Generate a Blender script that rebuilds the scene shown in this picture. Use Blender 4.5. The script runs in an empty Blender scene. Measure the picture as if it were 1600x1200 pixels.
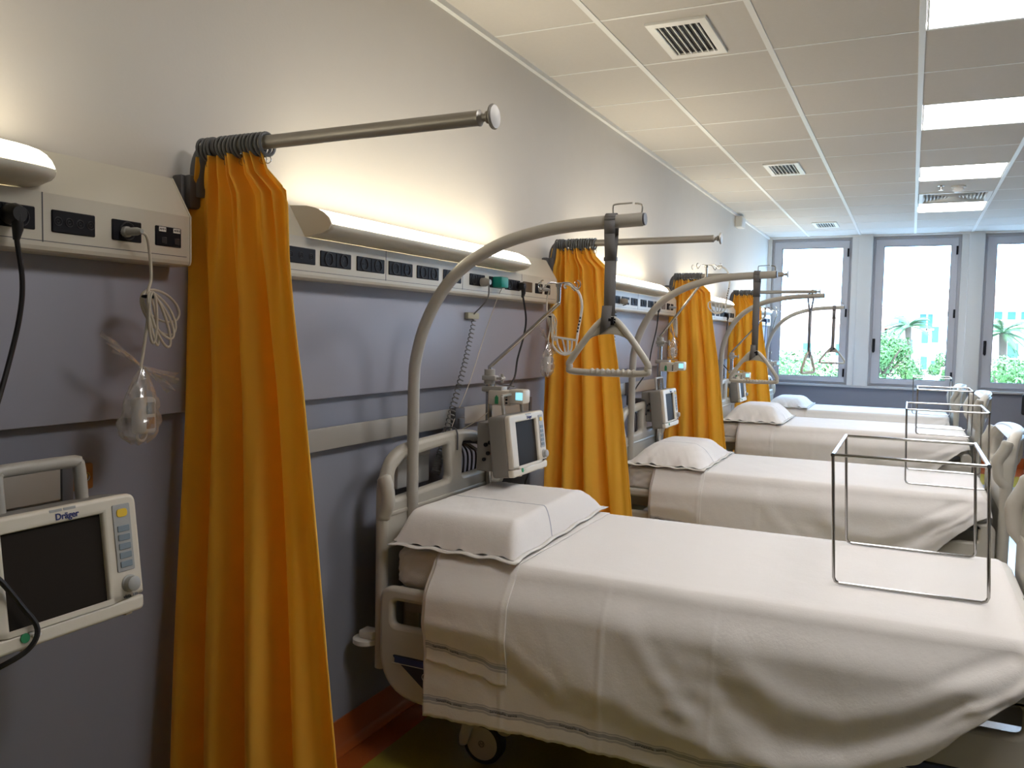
import bpy, bmesh, math, random
from mathutils import Vector, Matrix
R_ = random.Random(7)
scene = bpy.context.scene
COL = scene.collection

# ------------------------------------------------------------------ camera, world, sun, exposure
H = 1.435
CEIL = 2.705
FAR = 11.10
def cam_setup():
    yaw, pitch, roll = -0.44402812, -0.06125431, 0.01987865
    f = Vector((math.sin(yaw)*math.cos(pitch), math.cos(yaw)*math.cos(pitch), math.sin(pitch)))
    r = f.cross(Vector((0, 0, 1))).normalized(); u = r.cross(f)
    r2 = r*math.cos(roll)+u*math.sin(roll); u2 = -r*math.sin(roll)+u*math.cos(roll)
    cd = bpy.data.cameras.new('camera'); co = bpy.data.objects.new('camera', cd); COL.objects.link(co)
    m = Matrix((r2, u2, -f)).transposed().to_4x4(); m.translation = Vector((1.698, 0, H))
    co.matrix_world = m
    cd.sensor_width = 36; cd.lens = 29.404; cd.clip_start = .02; cd.clip_end = 400
    scene.camera = co
cam_setup()
w = bpy.data.worlds.new('sky'); scene.world = w; w.use_nodes = True
wn = w.node_tree.nodes; bg = wn['Background']
bg.inputs['Color'].default_value = (.42, .65, 1.0, 1); bg.inputs['Strength'].default_value = 12.0
sd = bpy.data.lights.new('sun', 'SUN'); so = bpy.data.objects.new('sun', sd); COL.objects.link(so)
sd.energy = 7.0; sd.angle = .01; sd.color = (1, .96, .88)
so.rotation_euler = (math.radians(38), 0, math.radians(-25))
scene.view_settings.view_transform = 'Standard'; scene.view_settings.look = 'None'
scene.view_settings.gamma = 1; scene.view_settings.use_curve_mapping = False
scene.view_settings.exposure = 0.43
LAMP_S = 7.0      # over-bed lamp diffusers
PANEL_S = 17.0     # ceiling panels

# ------------------------------------------------------------------ materials
MATS = {}
def mat(name, col, rough=.5, metal=0, bump=0, bscale=60, var=0, vscale=8, spec=.5, sheen=0, stretch=None, coat=0):
    if name in MATS: return MATS[name]
    m = bpy.data.materials.new(name); m.use_nodes = True; MATS[name] = m
    n = m.node_tree.nodes; l = m.node_tree.links; b = n['Principled BSDF']
    b.inputs['Base Color'].default_value = (*col, 1); b.inputs['Roughness'].default_value = rough
    b.inputs['Metallic'].default_value = metal; b.inputs['Specular IOR Level'].default_value = spec
    if sheen: b.inputs['Sheen Weight'].default_value = sheen
    if coat: b.inputs['Coat Weight'].default_value = coat
    tc = n.new('ShaderNodeTexCoord'); mp = n.new('ShaderNodeMapping'); l.new(tc.outputs['Object'], mp.inputs['Vector'])
    if stretch: mp.inputs['Scale'].default_value = stretch
    if var:
        t = n.new('ShaderNodeTexNoise'); t.inputs['Scale'].default_value = vscale; t.inputs['Detail'].default_value = 4
        l.new(mp.outputs[0], t.inputs['Vector'])
        mx = n.new('ShaderNodeMix'); mx.data_type = 'RGBA'
        mx.inputs[6].default_value = (*[c*(1-var) for c in col], 1); mx.inputs[7].default_value = (*[min(1, c*(1+var)) for c in col], 1)
        l.new(t.outputs['Fac'], mx.inputs[0]); l.new(mx.outputs[2], b.inputs['Base Color'])
    if bump:
        t = n.new('ShaderNodeTexNoise'); t.inputs['Scale'].default_value = bscale; t.inputs['Detail'].default_value = 3
        l.new(mp.outputs[0], t.inputs['Vector'])
        bp = n.new('ShaderNodeBump'); bp.inputs['Strength'].default_value = bump; bp.inputs['Distance'].default_value = .002
        l.new(t.outputs['Fac'], bp.inputs['Height']); l.new(bp.outputs[0], b.inputs['Normal'])
    return m
def emis(name, col, s):
    if name in MATS: return MATS[name]
    m = bpy.data.materials.new(name); m.use_nodes = True; MATS[name] = m
    b = m.node_tree.nodes['Principled BSDF']; b.inputs['Base Color'].default_value = (*col, 1)
    b.inputs['Emission Color'].default_value = (*col, 1); b.inputs['Emission Strength'].default_value = s
    return m
M_upper = mat('upper_wall_paint', (.68, .635, .575), .8, bump=.15, bscale=90, var=.02)
M_lower = mat('lower_wall_paint', (.24, .25, .305), .55, bump=.1, bscale=70, var=.05, vscale=3)
M_clad = mat('wall_cladding_sheet', (.33, .335, .40), .42, bump=.06, bscale=40, var=.05, vscale=4)
M_white = mat('white_wall_paint', (.72, .72, .72), .7, bump=.1)
M_tile = mat('ceiling_tile', (.60, .565, .52), .9, bump=.3, bscale=240, var=.03, vscale=60)
M_tbar = mat('ceiling_t_bar', (.80, .80, .78), .35)
M_duct = mat('cream_powder_coat', (.60, .56, .47), .4, var=.02)
M_ductside = mat('cream_end_plate', (.66, .62, .53), .45)
M_black = mat('black_socket_plastic', (.010, .010, .014), .5, spec=.15)
M_blackring = mat('socket_ring_plastic', (.035, .035, .04), .45, spec=.2)
M_brown = mat('brown_socket_plastic', (.10, .065, .035), .5)
M_darkgrey = mat('dark_grey_plastic', (.09, .09, .10), .45)
M_ring = mat('grey_ring_plastic', (.11, .115, .125), .4)
M_alu = mat('brushed_aluminium', (.36, .34, .31), .45, .55)
M_bed = mat('beige_bed_plastic', (.47, .44, .38), .38, var=.02, vscale=20)
M_bedpanel = mat('grey_head_panel', (.30, .31, .32), .45)
M_tube = mat('beige_painted_tube', (.40, .38, .34), .35)
M_chrome = mat('chrome_steel', (.42, .41, .40), .12, 1)
M_steel = mat('satin_steel', (.50, .49, .47), .25, 1)
M_navy = mat('navy_panel', (.012, .016, .035), .4)
M_blue = mat('blue_stripe', (.02, .035, .13), .45)
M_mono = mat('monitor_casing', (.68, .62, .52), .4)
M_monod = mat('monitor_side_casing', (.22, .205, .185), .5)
M_screen = mat('dark_screen_glass', (.026, .021, .017), .5, spec=.06)
M_keys = mat('grey_key_panel', (.38, .38, .37), .5)
M_key = mat('blue_grey_key', (.20, .25, .29), .5)
M_yellowk = mat('yellow_key', (.75, .50, .03), .5)
M_green = mat('green_plastic', (.04, .30, .12), .45)
M_teal = mat('teal_plastic', (.0, .26, .21), .45)
M_red = mat('red_plastic', (.45, .01, .02), .4)
M_cable = mat('white_cable', (.62, .56, .46), .45)
M_bcable = mat('black_cable', (.010, .009, .010), .45)
M_gcable = mat('grey_coiled_cable', (.22, .22, .22), .5)
M_wplast = mat('white_plastic', (.68, .66, .62), .35)
M_tape = mat('masking_tape', (.42, .40, .30), .7, bump=.3)
M_strap = mat('grey_webbing', (.145, .14, .14), .75, bump=.4, bscale=400)
M_bluestrap = mat('blue_webbing', (.03, .07, .30), .7)
M_rubber = mat('black_rubber', (.012, .012, .014), .7)
M_rail = mat('grey_equipment_rail', (.33, .31, .28), .4)
M_orangeplate = mat('orange_brown_plate', (.30, .13, .04), .5)
M_frame = mat('window_aluminium', (.50, .50, .54), .38, .1)
M_sill = mat('window_sill', (.50, .50, .52), .4)
M_ink = mat('dark_ink', (.03, .03, .035), .7)
M_blueink = mat('blue_ink', (.02, .03, .15), .6)
M_label = mat('paper_label', (.75, .73, .68), .7)
M_mattress = mat('fitted_sheet_cotton', (.70, .67, .63), .85, bump=.5, bscale=260, sheen=.2)
M_lcd = emis('lit_cyan_display', (.30, .72, .90), .8)
M_light = emis('ceiling_light_diffuser', (1.0, .975, .96), PANEL_S)
M_lamp = emis('bed_lamp_diffuser', (1.0, .91, .70), LAMP_S)
M_leaf = mat('tree_leaf', (.10, .20, .05), .6, var=.5, vscale=3)
M_bark = mat('tree_bark', (.12, .08, .05), .9)
M_palm = mat('palm_leaf', (.10, .17, .07), .6)
M_facade = mat('pale_render_facade', (.75, .62, .50), .9, var=.05)
M_facade2 = mat('pink_render_facade', (.70, .48, .40), .9, var=.05)
M_shutter = mat('green_shutter', (.05, .16, .15), .6)
M_roof = mat('terracotta_roof', (.45, .22, .14), .9, var=.2)
M_asph = mat('pale_paving', (.40, .40, .40), .9, var=.1)

def floor_mat():
    m = bpy.data.materials.new('vinyl_floor'); m.use_nodes = True
    n = m.node_tree.nodes; l = m.node_tree.links; b = n['Principled BSDF']
    b.inputs['Roughness'].default_value = .22
    tc = n.new('ShaderNodeTexCoord'); sp = n.new('ShaderNodeSeparateXYZ'); l.new(tc.outputs['Object'], sp.inputs[0])
    def gt(sock, v, inv=False):
        k = n.new('ShaderNodeMath'); k.operation = 'LESS_THAN' if inv else 'GREATER_THAN'; l.new(sock, k.inputs[0]); k.inputs[1].default_value = v; return k.outputs[0]
    def mix(f, a, c):
        k = n.new('ShaderNodeMix'); k.data_type = 'RGBA'; l.new(f, k.inputs[0])
        if isinstance(a, tuple): k.inputs[6].default_value = (*a, 1)
        else: l.new(a, k.inputs[6])
        k.inputs[7].default_value = (*c, 1); return k.outputs[2]
    nz = n.new('ShaderNodeTexNoise'); nz.inputs['Scale'].default_value = 120; l.new(tc.outputs['Object'], nz.inputs['Vector'])
    c = mix(gt(sp.outputs[0], .13), (.40, .095, .02), (.30, .24, .03))
    c = mix(gt(sp.outputs[0], 1.97), c, (.42, .42, .44))
    # yellow and orange bands in the floor at the window end
    a = gt(sp.outputs[1], 9.6); c = mix(a, c, (.45, .34, .03))
    a = gt(sp.outputs[1], 10.38); c = mix(a, c, (.50, .10, .02))
    k = n.new('ShaderNodeMix'); k.data_type = 'RGBA'; k.blend_type = 'MULTIPLY'; k.inputs[0].default_value = .25
    l.new(c, k.inputs[6]); l.new(nz.outputs['Fac'], k.inputs[7]); l.new(k.outputs[2], b.inputs['Base Color'])
    return m
M_floor = floor_mat()
M_cove = mat('orange_vinyl_cove', (.40, .095, .02), .3)

def cloth_mat(name, col, stripes=(), bump=.5, trans=0, stripecol=(.22, .23, .29)):
    """cotton with woven stripes laid out in UV metres (v = distance above the hem)"""
    m = bpy.data.materials.new(name); m.use_nodes = True; MATS[name] = m
    n = m.node_tree.nodes; l = m.node_tree.links; b = n['Principled BSDF']
    b.inputs['Roughness'].default_value = .85; b.inputs['Sheen Weight'].default_value = .15
    uv = n.new('ShaderNodeUVMap'); sp = n.new('ShaderNodeSeparateXYZ'); l.new(uv.outputs[0], sp.inputs[0])
    cur = None
    for ax, a, c_, fac in stripes:
        g = n.new('ShaderNodeMath'); g.operation = 'GREATER_THAN'; l.new(sp.outputs[ax], g.inputs[0]); g.inputs[1].default_value = a
        h = n.new('ShaderNodeMath'); h.operation = 'LESS_THAN'; l.new(sp.outputs[ax], h.inputs[0]); h.inputs[1].default_value = c_
        p = n.new('ShaderNodeMath'); p.operation = 'MULTIPLY'; l.new(g.outputs[0], p.inputs[0]); l.new(h.outputs[0], p.inputs[1])
        q = n.new('ShaderNodeMath'); q.operation = 'MULTIPLY'; l.new(p.outputs[0], q.inputs[0]); q.inputs[1].default_value = fac
        k = n.new('ShaderNodeMix'); k.data_type = 'RGBA'; l.new(q.outputs[0], k.inputs[0])
        if cur is None: k.inputs[6].default_value = (*col, 1)
        else: l.new(cur, k.inputs[6])
        k.inputs[7].default_value = (*stripecol, 1); cur = k.outputs[2]
    if cur is not None: l.new(cur, b.inputs['Base Color'])
    else: b.inputs['Base Color'].default_value = (*col, 1)
    tc = n.new('ShaderNodeTexCoord')
    t = n.new('ShaderNodeTexNoise'); t.inputs['Scale'].default_value = 14; t.inputs['Detail'].default_value = 8; t.inputs['Roughness'].default_value = .75
    l.new(tc.outputs['Object'], t.inputs['Vector'])
    bp = n.new('ShaderNodeBump'); bp.inputs['Strength'].default_value = bump; bp.inputs['Distance'].default_value = .006
    l.new(t.outputs['Fac'], bp.inputs['Height']); l.new(bp.outputs[0], b.inputs['Normal'])
    if trans:
        tr = n.new('ShaderNodeBsdfTranslucent'); tr.inputs[0].default_value = (*col, 1)
        mx = n.new('ShaderNodeMixShader'); mx.inputs[0].default_value = trans
        l.new(b.outputs[0], mx.inputs[1]); l.new(tr.outputs[0], mx.inputs[2]); l.new(mx.outputs[0], n['Material Output'].inputs[0])
    return m
SHEET = (.76, .725, .70)
M_sheet = cloth_mat('bed_sheet_cotton', SHEET, [(1, .045, .052, .55), (1, .054, .066, .75), (1, .068, .073, .5)], .35)
M_pillow = cloth_mat('pillowcase_cotton', SHEET, [(1, .287, .294, .8)], .3)
M_curtain = cloth_mat('orange_yellow_curtain', (.98, .625, .085), [], .15, trans=.45)

def clear_mat(name, tint, gloss, rough=.05, alpha=.9):
    m = bpy.data.materials.new(name); m.use_nodes = True; MATS[name] = m
    n = m.node_tree.nodes; l = m.node_tree.links; n.remove(n['Principled BSDF'])
    t = n.new('ShaderNodeBsdfTransparent'); t.inputs[0].default_value = (*tint, 1)
    g = n.new('ShaderNodeBsdfGlossy'); g.inputs['Roughness'].default_value = rough
    x = n.new('ShaderNodeMixShader'); x.inputs[0].default_value = gloss
    l.new(t.outputs[0], x.inputs[1]); l.new(g.outputs[0], x.inputs[2]); l.new(x.outputs[0], n['Material Output'].inputs[0])
    return m
M_glass = clear_mat('window_glass', (.93, .98, .98), .04, .02)
M_poly = clear_mat('clear_plastic_bag', (.93, .91, .89), .20, .18)
_n = M_poly.node_tree.nodes; _l = M_poly.node_tree.links
_d = _n.new('ShaderNodeBsdfDiffuse'); _d.inputs[0].default_value = (.85, .82, .78, 1); _x = _n.new('ShaderNodeMixShader'); _x.inputs[0].default_value = .14
_l.new([q for q in _n if q.type == 'MIX_SHADER' and q is not _x][0].outputs[0], _x.inputs[1]); _l.new(_d.outputs[0], _x.inputs[2]); _l.new(_x.outputs[0], _n['Material Output'].inputs[0])

# ------------------------------------------------------------------ object helpers
def rootloc(o):
    v = Vector((0, 0, 0))
    while o is not None:
        v += o.location; o = o.parent
    return v
def tag(o, label=None, cat=None, group=None, kind=None):
    if label: o['label'] = label
    if cat: o['category'] = cat
    if group: o['group'] = group
    if kind: o['kind'] = kind
    return o
def thing(name, loc, label, cat, group=None):
    o = bpy.data.objects.new(name, None); o.empty_display_size = .05; COL.objects.link(o); o.location = loc
    return tag(o, label, cat, group)

class MB:
    """collects shapes given in world metres; build() links them as ONE mesh object"""
    def __init__(s): s.bm = bmesh.new(); s.uv = None; s.off = Vector((0, 0, 0))
    def _v(s, co): return s.bm.verts.new(Vector(co)+s.off)
    def box(s, a, b, bev=0, seg=2, mx=None):
        a = Vector(a); b = Vector(b); t = bmesh.new(); bmesh.ops.create_cube(t, size=1)
        d = b-a; c = (a+b)/2
        for v in t.verts: v.co = Vector((v.co.x*d.x, v.co.y*d.y, v.co.z*d.z))
        if bev: bmesh.ops.bevel(t, geom=t.edges[:], offset=min(bev, min(abs(x) for x in d)*.49), segments=seg, affect='EDGES', profile=.5)
        M = Matrix.Translation(c) @ (mx.to_4x4() if mx else Matrix())
        s.add(t, M); t.free(); return s
    def add(s, t, M=Matrix()):
        me = bpy.data.meshes.new('t'); t.to_mesh(me); me.transform(Matrix.Translation(s.off) @ M)
        s.bm.from_mesh(me); bpy.data.meshes.remove(me)
    def addmesh(s, me, M=Matrix()):
        me.transform(Matrix.Translation(s.off) @ M); s.bm.from_mesh(me); bpy.data.meshes.remove(me); return s
    def tube(s, pts, r, seg=10, closed=False, cap=True, flat=1.0):
        P = [Vector(p) for p in pts]; n = len(P)
        rs = r if isinstance(r, (list, tuple)) else [r]*n
        T = []
        for i in range(n):
            a = P[(i-1) % n] if (closed or i > 0) else P[i]; b = P[(i+1) % n] if (closed or i < n-1) else P[i]
            T.append((b-a).normalized() if (b-a).length > 1e-9 else Vector((0, 0, 1)))
        N = T[0].orthogonal().normalized(); rings = []
        for i in range(n):
            N = (N-T[i]*N.dot(T[i]))
            N = N.normalized() if N.length > 1e-6 else T[i].orthogonal().normalized()
            B = T[i].cross(N)
            rings.append([s._v(P[i]+(N*math.cos(2*math.pi*k/seg)+B*math.sin(2*math.pi*k/seg)*flat)*rs[i]) for k in range(seg)])
        m = n if closed else n-1
        for i in range(m):
            a = rings[i]; b = rings[(i+1) % n]; sh = 0
            if closed and i == n-1:
                sh = min(range(seg), key=lambda q: (a[0].co-b[q].co).length)
            for k in range(seg):
                s.bm.faces.new((a[k], a[(k+1) % seg], b[(k+1+sh) % seg], b[(k+sh) % seg]))
        if not closed and cap:
            s.bm.faces.new(rings[0][::-1]); s.bm.faces.new(rings[-1])
        return s
    def cyl(s, a, b, r, seg=16, r2=None): return s.tube([a, b], [r, r if r2 is None else r2], seg)
    def lathe(s, prof, org, axis='z', seg=20):
        """prof: (radius, height) pairs"""
        ax = {'x': (Vector((0, 1, 0)), Vector((0, 0, 1)), Vector((1, 0, 0))), 'y': (Vector((0, 0, 1)), Vector((1, 0, 0)), Vector((0, 1, 0))), 'z': (Vector((1, 0, 0)), Vector((0, 1, 0)), Vector((0, 0, 1)))}[axis]
        o = Vector(org); rings = []
        for r, h in prof:
            rings.append([s._v(o+ax[2]*h+(ax[0]*math.cos(2*math.pi*k/seg)+ax[1]*math.sin(2*math.pi*k/seg))*max(r, 1e-4)) for k in range(seg)])
        for a, b in zip(rings, rings[1:]):
            for k in range(seg): s.bm.faces.new((a[k], a[(k+1) % seg], b[(k+1) % seg], b[k]))
        s.bm.faces.new(rings[0][::-1]); s.bm.faces.new(rings[-1]); return s
    def prism(s, poly, axis, a, b):
        """poly: 2D points in the other two axes (order x,y,z)"""
        def P(u, v, h): return {'x': (h, u, v), 'y': (u, h, v), 'z': (u, v, h)}[axis]
        A = [s._v(P(u, v, a)) for u, v in poly]; B = [s._v(P(u, v, b)) for u, v in poly]; n = len(poly)
        for k in range(n): s.bm.faces.new((A[k], A[(k+1) % n], B[(k+1) % n], B[k]))
        s.bm.faces.new(A[::-1]); s.bm.faces.new(B); return s
    def grid(s, f, nu, nv, uvf=None, skip=None):
        """f(i/nu, j/nv) -> point"""
        V = [[s._v(f(i/nu, j/nv)) for j in range(nv+1)] for i in range(nu+1)]
        if uvf and s.uv is None: s.uv = s.bm.loops.layers.uv.new('UVMap')
        for i in range(nu):
            for j in range(nv):
                if skip and skip((i+.5)/nu, (j+.5)/nv): continue
                try: fc = s.bm.faces.new((V[i][j], V[i+1][j], V[i+1][j+1], V[i][j+1]))
                except ValueError: continue
                if uvf:
                    for lp, (a, b) in zip(fc.loops, ((i, j), (i+1, j), (i+1, j+1), (i, j+1))): lp[s.uv].uv = uvf(a/nu, b/nv)
        return s
    def build(s, name, m, parent=None, smooth=40, solid=0, fixn=True):
        me = bpy.data.meshes.new(name)
        if fixn: bmesh.ops.recalc_face_normals(s.bm, faces=s.bm.faces[:])
        if parent is not None: base = rootloc(parent)
        else:
            xs = [v.co for v in s.bm.verts]
            base = Vector(((min(c.x for c in xs)+max(c.x for c in xs))/2, (min(c.y for c in xs)+max(c.y for c in xs))/2, min(c.z for c in xs)))
        for v in s.bm.verts: v.co -= base
        if smooth:
            for f in s.bm.faces: f.smooth = True
            for e in s.bm.edges:
                if len(e.link_faces) == 2 and e.calc_face_angle(0) > math.radians(smooth): e.smooth = False
        s.bm.to_mesh(me); s.bm.free()
        me.materials.append(m)
        o = bpy.data.objects.new(name, me); COL.objects.link(o)
        if parent is not None: o.parent = parent
        else: o.location = base
        if solid:
            k = o.modifiers.new('thickness', 'SOLIDIFY'); k.thickness = solid; k.offset = 0
        return o

def struct(o, **k):
    o['kind'] = 'structure'; return o
def dist_smooth(P, sub=8, closed=False):
    """Catmull-Rom through the points"""
    P = [Vector(p) for p in P]; n = len(P); out = []
    for i in range(n if closed else n-1):
        p0 = P[(i-1) % n] if closed or i > 0 else P[0]*2-P[1]
        p1 = P[i]; p2 = P[(i+1) % n]
        p3 = P[(i+2) % n] if closed or i < n-2 else P[-1]*2-P[-2]
        for k in range(sub):
            t = k/sub
            out.append(.5*((2*p1)+(p2-p0)*t+(2*p0-5*p1+4*p2-p3)*t*t+(3*p1-p0-3*p2+p3)*t*t*t))
    if not closed: out.append(P[-1])
    return out
CR = dist_smooth
def rpoly(pts, r, seg=6):
    """round the corners of a 2D polygon; r may be a list"""
    n = len(pts); out = []
    for i in range(n):
        rr = r[i] if isinstance(r, (list, tuple)) else r
        p = Vector(pts[i]).to_2d() if len(pts[i]) == 2 else Vector(pts[i][:2])
        a = Vector(pts[i-1][:2]); b = Vector(pts[(i+1) % n][:2])
        if rr <= 0: out.append((p.x, p.y)); continue
        da = (a-p); db = (b-p); la, lb = da.length, db.length; da.normalize(); db.normalize()
        ang = math.acos(max(-1, min(1, da.dot(db)))); t = min(rr/math.tan(ang/2), la*.49, lb*.49)
        A = p+da*t; B = p+db*t
        for k in range(seg+1):
            q = k/seg; c = (1-q)**2*A+2*q*(1-q)*p+q*q*B; out.append((c.x, c.y))
    return out
def rect(a, b, c, d): return [(a, b), (c, b), (c, d), (a, d)]
def curve_mesh(cu):
    o = bpy.data.objects.new('t', cu); COL.objects.link(o)
    dg = bpy.context.evaluated_depsgraph_get(); me = bpy.data.meshes.new_from_object(o.evaluated_get(dg))
    bpy.data.objects.remove(o); bpy.data.curves.remove(cu); me.materials.clear(); return me
AX = {'x': Matrix(((0, 0, 1), (1, 0, 0), (0, 1, 0))), '-y': Matrix(((1, 0, 0), (0, 0, -1), (0, 1, 0))), 'z': Matrix.Identity(3)}
def plate(mb, loops, th, bev, axis, pos, extra=None):
    """flat plate with holes: loops of 2D points; thickness centred on pos along the axis normal"""
    cu = bpy.data.curves.new('p', 'CURVE'); cu.dimensions = '2D'; cu.fill_mode = 'BOTH'
    cu.extrude = max(th/2-bev, 0); cu.bevel_depth = bev; cu.bevel_resolution = 2; cu.offset = -bev
    for lp in loops:
        sp = cu.splines.new('POLY'); sp.points.add(len(lp)-1)
        for p, q in zip(sp.points, lp): p.co = (q[0], q[1], 0, 1)
        sp.use_cyclic_u = True
    me = curve_mesh(cu)
    M = Matrix.Translation({'x': (pos, 0, 0), '-y': (0, pos, 0), 'z': (0, 0, pos)}[axis]) @ AX[axis].to_4x4()
    if extra: M = extra @ M
    mb.addmesh(me, M); return mb
def text_mesh(txt, size, ext=.0004, bold=0):
    cu = bpy.data.curves.new('t', 'FONT'); cu.body = txt; cu.size = size; cu.extrude = ext; cu.offset = bold; cu.align_x = 'CENTER'; cu.align_y = 'CENTER'
    cu.resolution_u = 3
    return curve_mesh(cu)
def copy_tree(o, parent=None):
    c = o.copy(); COL.objects.link(c); c.parent = parent
    for ch in list(o.children): copy_tree(ch, c)
    return c
def noise(x, y, s=0):
    return (math.sin(x*1.7+s)*math.cos(y*2.3+s*1.3)+.5*math.sin(x*3.9-y*2.1+s*2.1)+.3*math.sin(x*7.7+y*6.1+s))/1.8
def sm(a, b, x):
    t = max(0, min(1, (x-a)/(b-a))); return t*t*(3-2*t)
def lerp(pts, x):
    if x <= pts[0][0]: return pts[0][1]
    for (a, p), (b, q) in zip(pts, pts[1:]):
        if x <= b: return p+(q-p)*(x-a)/(b-a)
    return pts[-1][1]

# ------------------------------------------------------------------ room shell
RX = 5.28; BY = -3.2
XL = [.488, 1.08, 1.682, 2.28, 2.885, 3.487, 4.09, 4.69]          # ceiling grid lines running away
YR = [3.284+.6023*k for k in range(-10, 13)]                       # cross lines
o = MB().box((-.2, BY-.2, -.2), (RX+.2, FAR+.3, 0)).build('floor', M_floor, None); struct(o)
o.data.transform(Matrix.Translation(o.location)); o.location = (0, 0, 0)
# left wall: cream above, blue-grey below
struct(MB().box((-.2, BY, 0), (0, FAR, 1.60)).box((-.2, BY, 1.60), (0, FAR, CEIL+.3)).build('wall_left', M_lower, None))
wl = bpy.data.objects['wall_left']; wl.data.materials.append(M_upper)
for p in wl.data.polygons:
    if (p.center+wl.location).z > 1.62: p.material_index = 1
M_rw = mat('beige_wall_paint', (.42, .39, .34), .8)
struct(MB().box((RX, BY, 0), (RX+.2, FAR, CEIL+.3)).build('wall_right', M_rw, None))
struct(MB().box((-.2, BY-.2, 0), (RX+.2, BY, CEIL+.3)).build('wall_back', M_rw, None))
# window wall
WX = [(.17, .89), (1.355, 2.075), (2.54, 3.26), (3.725, 4.445)]
FO = .105                                                          # frame width around the glass
f = MB()
f.box((-.2, FAR, 0), (RX+.2, FAR+.30, .87))
openings = [(a-FO-.02, b+FO) for a, b in WX]
x = -.2
for a, b in openings:
    f.box((x, FAR, .87), (a, FAR+.30, CEIL+.3)); x = b
f.box((x, FAR, .87), (RX+.2, FAR+.30, CEIL+.3)); f.box((-.2, FAR, 2.685), (RX+.2, FAR+.30, CEIL+.3))
wf = struct(f.build('wall_far', M_lower, None)); wf.data.materials.append(M_white)
for p in wf.data.polygons:
    if (p.center+wf.location).z > .88: p.material_index = 1
for i, (a, b) in enumerate(openings[:-1]):                         # projecting pier casings
    c = openings[i+1][0]
    struct(MB().box((b+.075, FAR-.035, .87), (c-.005, FAR+.01, CEIL), .004).build('trim_%d' % (i+1), M_white, None))
struct(MB().box((0, FAR-.05, .845), (RX, FAR+.04, .872), .004).build('trim_10', M_sill, None))
# cladding sheet on the left wall (its lower edge stands proud of the wall)
struct(MB().box((0, BY, 1.215), (.028, FAR, 1.60), .003).build('trim_11', M_clad, None))
struct(MB().box((0, BY, CEIL-.022), (.022, FAR, CEIL)).build('trim_12', M_tbar, None))
struct(MB().box((0, FAR-.022, CEIL-.022), (RX, FAR, CEIL)).build('trim_13', M_tbar, None))
# coved orange skirting
cv = [(0, .115), (.006, .115), (.008, .03), (.016, .012), (.032, .004), (.032, 0), (0, 0)]
struct(MB().prism(cv, 'y', BY, FAR).build('baseboard_left', M_cove, None))
struct(MB().box((0, FAR-.01, 0), (RX, FAR, .115), .003).build('baseboard_far', M_cove, None))

# ceiling: one slab of tiles, T bars as its child
tiles = MB(); xs = [0]+XL+[RX]; ys = [BY]+YR+[FAR]
def is_light(i, j):   # column between XL[2] and XL[3]; every third row
    return i == 3 and (j-11) % 3 == 0 and 0 < j < len(ys)-1
# row index: ys[j]..ys[j+1]; YR[10]=3.284 is ys[11]
LIGHTS = [3.284+1.8069*k for k in range(-1, 4)]  # first panel is out of view, added to brighten the near wall and bed
DIFF = (YR[18], YR[19])
for i in range(len(xs)-1):
    for j in range(len(ys)-1):
        a, b, c, d = xs[i], xs[i+1], ys[j], ys[j+1]
        if i == 3 and any(abs(c-q) < .05 for q in LIGHTS): continue
        if i == 3 and abs(c-DIFF[0]) < .05: continue
        g = .004
        tiles.box((a+g, c+g, CEIL), (b-g, d-g, CEIL+.012), .002, 1)
ce = struct(tiles.build('ceiling', M_tile, None))
ce.data.transform(Matrix.Translation(ce.location)); ce.location = (0, 0, 0)
tb = MB()
for x in XL: tb.box((x-.0128, BY, CEIL-.004), (x+.0128, FAR, CEIL+.03), .001, 1)
tb.build('main_runner', M_tbar, ce)
tb = MB()
for y in YR: tb.box((0, y-.006, CEIL-.0015), (RX, y+.006, CEIL+.03))
tb.build('cross_bar', M_tbar, ce)
MB().box((-.2, BY-.2, CEIL+.35), (RX+.2, FAR+.3, CEIL+.5)).build('ceiling_slab', M_darkgrey, ce)
LNAME = {0: 'added square ceiling light panel, unseen above the top edge, brightening the near wall', 1: 'square ceiling light panel at the top right corner of the view', 2: 'square ceiling light panel second nearest, right of the large nearest air vent', 3: 'square ceiling light panel in front of the smoke detector', 4: 'square ceiling light panel farthest away, behind the louvred air diffuser'}
for k, y in enumerate(LIGHTS):
    t = thing('ceiling_light', (1.98, y+.3, CEIL), LNAME[k], 'ceiling light', 'square light panels in the suspended ceiling')
    MB().box((1.70, y+.008, CEIL+.002), (2.262, y+.594, CEIL+.012)).build('diffuser', M_light, t)
    fr = MB(); plate(fr, [rect(1.699, y+.006, 2.264, y+.596), rect(1.706, y+.014, 2.256, y+.588)], .012, .001, 'z', CEIL+.004); fr.build('frame', M_tbar, t)
# small linear grilles
VL = ['white rimmed ceiling air vent nearest the camera, large with black slots', 'ceiling air vent in the middle of the row over the beds', 'ceiling air vent farthest away, close to the first window']
for k, (y0, y1) in enumerate([(3.38, 3.83), (6.39, 6.84), (9.75, 10.2)]):
    t = thing('air_vent', (.78, (y0+y1)/2, CEIL), VL[k], 'air vent', 'slotted air vents in the ceiling')
    fr = MB(); plate(fr, [rect(.655, y0, .905, y1), rect(.69, y0+.045, .87, y1-.045)], .014, .003, 'z', CEIL-.004); fr.build('frame', M_tbar, t)
    MB().box((.68, y0+.03, CEIL-.0015), (.88, y1-.03, CEIL-.0005)).build('dark_opening', M_black, t)
    for q in range(7):
        x = .69+.18*(q+.5)/7
        MB().box((x-.0022, y0+.044, CEIL-.010), (x+.0022, y1-.044, CEIL-.002)).build('slat', M_tbar, t)
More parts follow.
